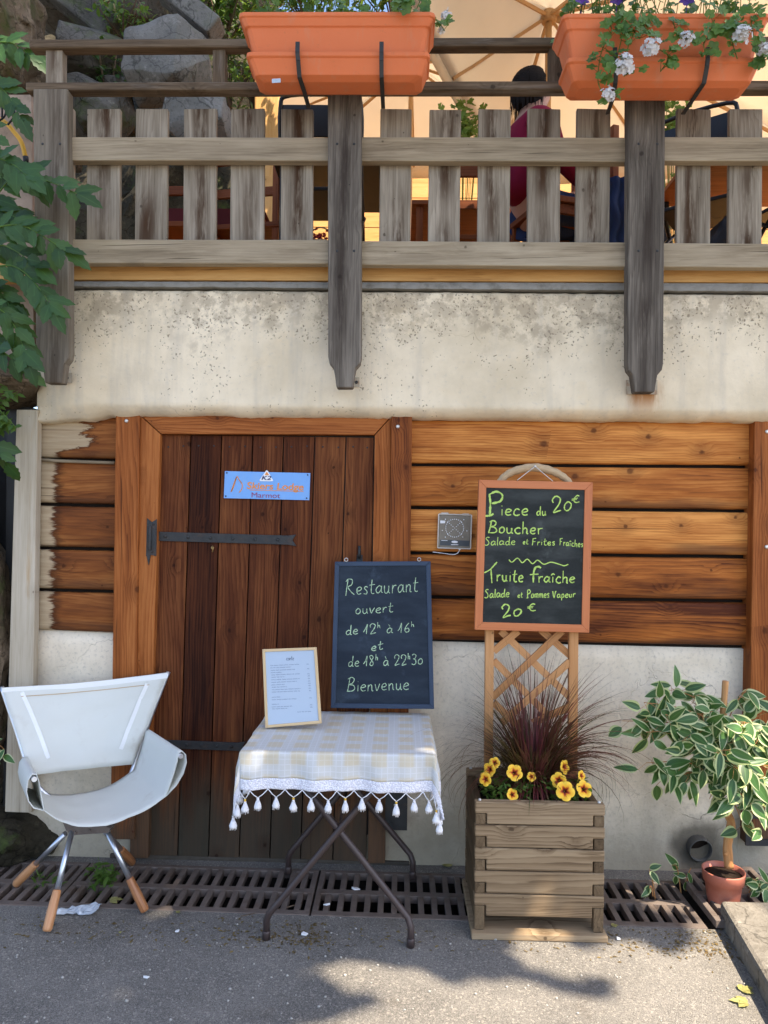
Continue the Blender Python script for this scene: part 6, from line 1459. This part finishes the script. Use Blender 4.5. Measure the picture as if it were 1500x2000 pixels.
jn = [(Q(-.02, 0, .52), .15), (Q(0, 0, .68), .145), (Q(.01, 0, .85), (.17, .135)), (Q(-.005, 0, .94), .085), (Q(.01, 0, .99), .066), (Q(-.03, 0, .965), .055)]; jl = [(0, 1), (1, 2), (2, 3), (3, 4), (4, 5)]
for s_ in (-1, 1):
    b = len(jn); jn += [(Q(.0, .17 * s_, .93), .075), (Q(.03, .235 * s_, .72), .06), (Q(.22, .195 * s_, .62), .048), (Q(.31, .155 * s_, .66), .036)]; jl += [(3, b), (b, b + 1), (b + 1, b + 2), (b + 2, b + 3)]
skinned('jacket', jn, jl, M['red_cloth'], PRS)
tn = [(Q(-.03, 0, .50), .15)]; tl = []
for s_ in (-1, 1):
    b = len(tn); tn += [(Q(.06, .09 * s_, .50), .1), (Q(.43, .11 * s_, .50), .075), (Q(.45, .11 * s_, .28), .065), (Q(.43, .11 * s_, .11), .055)]; tl += [(0, b), (b, b + 1), (b + 1, b + 2), (b + 2, b + 3)]
skinned('trousers', tn, tl, M['jeans'], PRS)
for s_ in (-1, 1):
    skinned('shoe', [(Q(.41, .11 * s_, .055), .045), (Q(.5, .11 * s_, .045), .042), (Q(.6, .11 * s_, .035), .032)], [(0, 1), (1, 2)], M['magenta'], PRS)
    q = MB(); q.ball(Q(.122, .034 * s_, 1.15), (.011, .011, .009), 0, 8); q.build('eye', M['black'], PRS); q = MB(); q.ball(Q(.045, .083 * s_, 1.125), (.016, .01, .026), 0, 8); q.build('ear', M['skin'], PRS)
hm = MB(); hc = Q(.035, 0, 1.155); NS, NR = 36, 20; rings = []
for a in range(NR + 1):
    th = math.pi * .86 * a / NR; ring = []
    for b in range(NS):
        ph = 2 * math.pi * b / NS; d = V(math.sin(th) * math.cos(ph), math.sin(th) * math.sin(ph), math.cos(th))
        r_ = 1.0 + .07 * mnoise.noise((ph * 3.5, th * 1.2, 4)) + .04 * mnoise.noise((ph * 11, th * 2, 1)); k = max(0, math.cos(ph)) * max(0, math.sin(th)) if th > .9 else 0
        r_ *= 1 - .28 * min(1, k * 1.3); ring.append(hm.vert(hc + prm @ V(d.x * .112 * r_ - .012 * a / NR, d.y * .098 * r_, d.z * .118 * r_)))
    rings.append(ring)
for a in range(NR):
    for b in range(NS): hm.face((rings[a][b], rings[a][(b + 1) % NS], rings[a + 1][(b + 1) % NS], rings[a + 1][b]), 0, True)
for k in range(420):
    ph = U(.45 * math.pi, 1.55 * math.pi); t0 = U(.1, 1.2); Lh = U(.8, 1.75); P_ = []
    for q in range(8):
        th = t0 + Lh * q / 7; rr = 1.03 + U(0, .05); d = V(math.sin(min(th, 1.75)) * math.cos(ph), math.sin(min(th, 1.75)) * math.sin(ph), math.cos(min(th, 1.75)))
        P_.append(hc + prm @ V(d.x * .113 * rr, d.y * .1 * rr, d.z * .118 * rr - max(0, th - 1.75) * .13))
    n_ = prm @ V(math.cos(ph), math.sin(ph), .2); hm.ribbon(P_, n_, [.006, .007, .007, .006, .006, .005, .004, .002])
hm.build('hair', M['hair'], PRS)

# ================================================================ the street tree that shades the front (outside the frame)
poly = [(560, 2010), (620, 1988), (760, 1955), (880, 1925), (960, 1908), (1020, 1918), (1110, 1938), (1185, 1950), (1205, 1925), (1230, 1900), (1300, 1872), (1335, 1842), (1400, 1828), (1700, 1840), (1700, 2400), (400, 2400), (400, 2060)]
def inpoly(x, y):
    c = False; j = len(poly) - 1
    for i in range(len(poly)):
        (xi, yi), (xj, yj) = poly[i], poly[j]
        if (yi > y) != (yj > y) and x < (xj - xi) * (y - yi) / (yj - yi) + xi: c = not c
        j = i
    return c
lights = [(G(700, 1905), .075), (G(665, 1898), .05), (G(1028, 1836), .04), (G(1072, 1862), .06), (G(1112, 1888), .075), (G(1190, 1880), .055), (G(1262, 1868), .06), (G(808, 1930), .05), 
          (G(790, 1405, ZT), .035), (G(835, 1400, ZT), .03), (G(500, 1440, ZT), .03), (G(470, 1480, ZT), .03), (W(838, 1480, -.66), .035), 
          (W(245, 610, -.1), -.012), (W(275, 670, -.1), -.012), (W(560, 697, -.1), -.012), (W(1395, 700, -.1), -.005), 
          (W(1450, 1440, -.42), .09), (W(1480, 1500, -.42), .1), (W(1440, 1530, -.45), .08), (W(1400, 1470, -.45), .05), (W(1500, 1560, -.4), .08), (W(1425, 1720, -.4), .045), (W(1447, 1715, -.4), .04), (G(1340, 1740), .05), (G(1300, 1770), .05), (G(1480, 1735), .06), (G(1450, 1790, .085), .09), (G(1490, 1850, .085), .12), (W(1060, 290, -.2), .03), (W(870, 290, -.2), .035), (W(1272, 92, -.57), .02), (W(1220, 128, -.57), .015), (W(1448, 70, -.57), .03), (W(1340, 77, -.56), .02), (W(1420, 40, -.5), .04), (W(1200, 40, -.5), .04)]
ST = thing('street_tree', 'tall leafy tree across the road that shades the chalet front', 'tree', V(-1.4, -6.6, 0))
mb = MB(); cnt = 0; tries = 0
while cnt < 24000 and tries < 120000:
    tries += 1
    k_ = random.random()
    if k_ < .30: q = V(U(-3.0, 2.4), -.1, U(0, 4.2))
    elif k_ < .45: q = V(U(-3.2, -.45), 1.0, U(2.3, 6.2))
    elif k_ < .49: q = V(U(-.4, 2.5), .35, U(2.9, 4.2))
    else: q = V(U(-3.0, 2.1), U(-2.9, 0), 0)
    P = q + SUN * U(6.6, 9.2) + V(U(-.02, .02), U(-.02, .02), 0)
    ld = V(U(-1, 1), U(-1, 1), U(-.7, .3)).normalized(); ll = U(.15, .24) if q.z > 0 else U(.12, .2)
    bad = q.z == 0 and q.y < -2.2 and q.x > -.5
    for e in (P + ld * ll * .3, P + ld * ll * .75):
        g_ = e - SUN * (e.z / SUN.z); v = g_ - CAM
        if g_.y < -.05 and v.dot(_f) > .5 and inpoly(*topx(g_)): bad = True
    for c, r_ in lights:
        for e in (P, P + ld * ll * .5, P + ld * ll):
            d = e - c; d = d - SUN * d.dot(SUN)
            if d.length < (r_ * .95 + .035 if c.z < .1 else r_ * .75 + .02): bad = True
        if bad: break
    if bad: continue
    if CAM.z + (P.y - CAM.y) * .78 > P.z - .1 and P.y > CAM.y: continue      # stays above the picture
    cnt += 1
    mb.leaf(P, ld, V(U(-.8, .8), U(-.8, .8), 1), ll, ll * U(.6, .75), 0, seg=3, curl=.05)
mb.build('crown', M['canopy_leaf'], ST)
mb = MB(); mb.tube(smooth_path([V(-1.4, -6.6, -.1), V(-1.4, -6.6, 1.5), V(-1.2, -6.4, 4), V(-.8, -6.0, 6.0), V(.2, -5.2, 7.6)], 4), [lerp(.2, .08, k / 16) for k in range(17)], 14); mb.build('trunk', M['bark'], ST)
for e in (V(1.2, -3.2, 7.6), V(2.4, -2.6, 8.9), V(3.0, -3.6, 7.4), V(.6, -3.6, 7.9)):
    mb = MB(); mb.tube(smooth_path([V(-.6, -5.85, 6.4), V(-.6, -5.85, 6.4).lerp(e, .5) + V(0, 0, .4), e], 5), [lerp(.07, .015, k / 10) for k in range(11)], 8); mb.build('limb', M['bark'], ST)
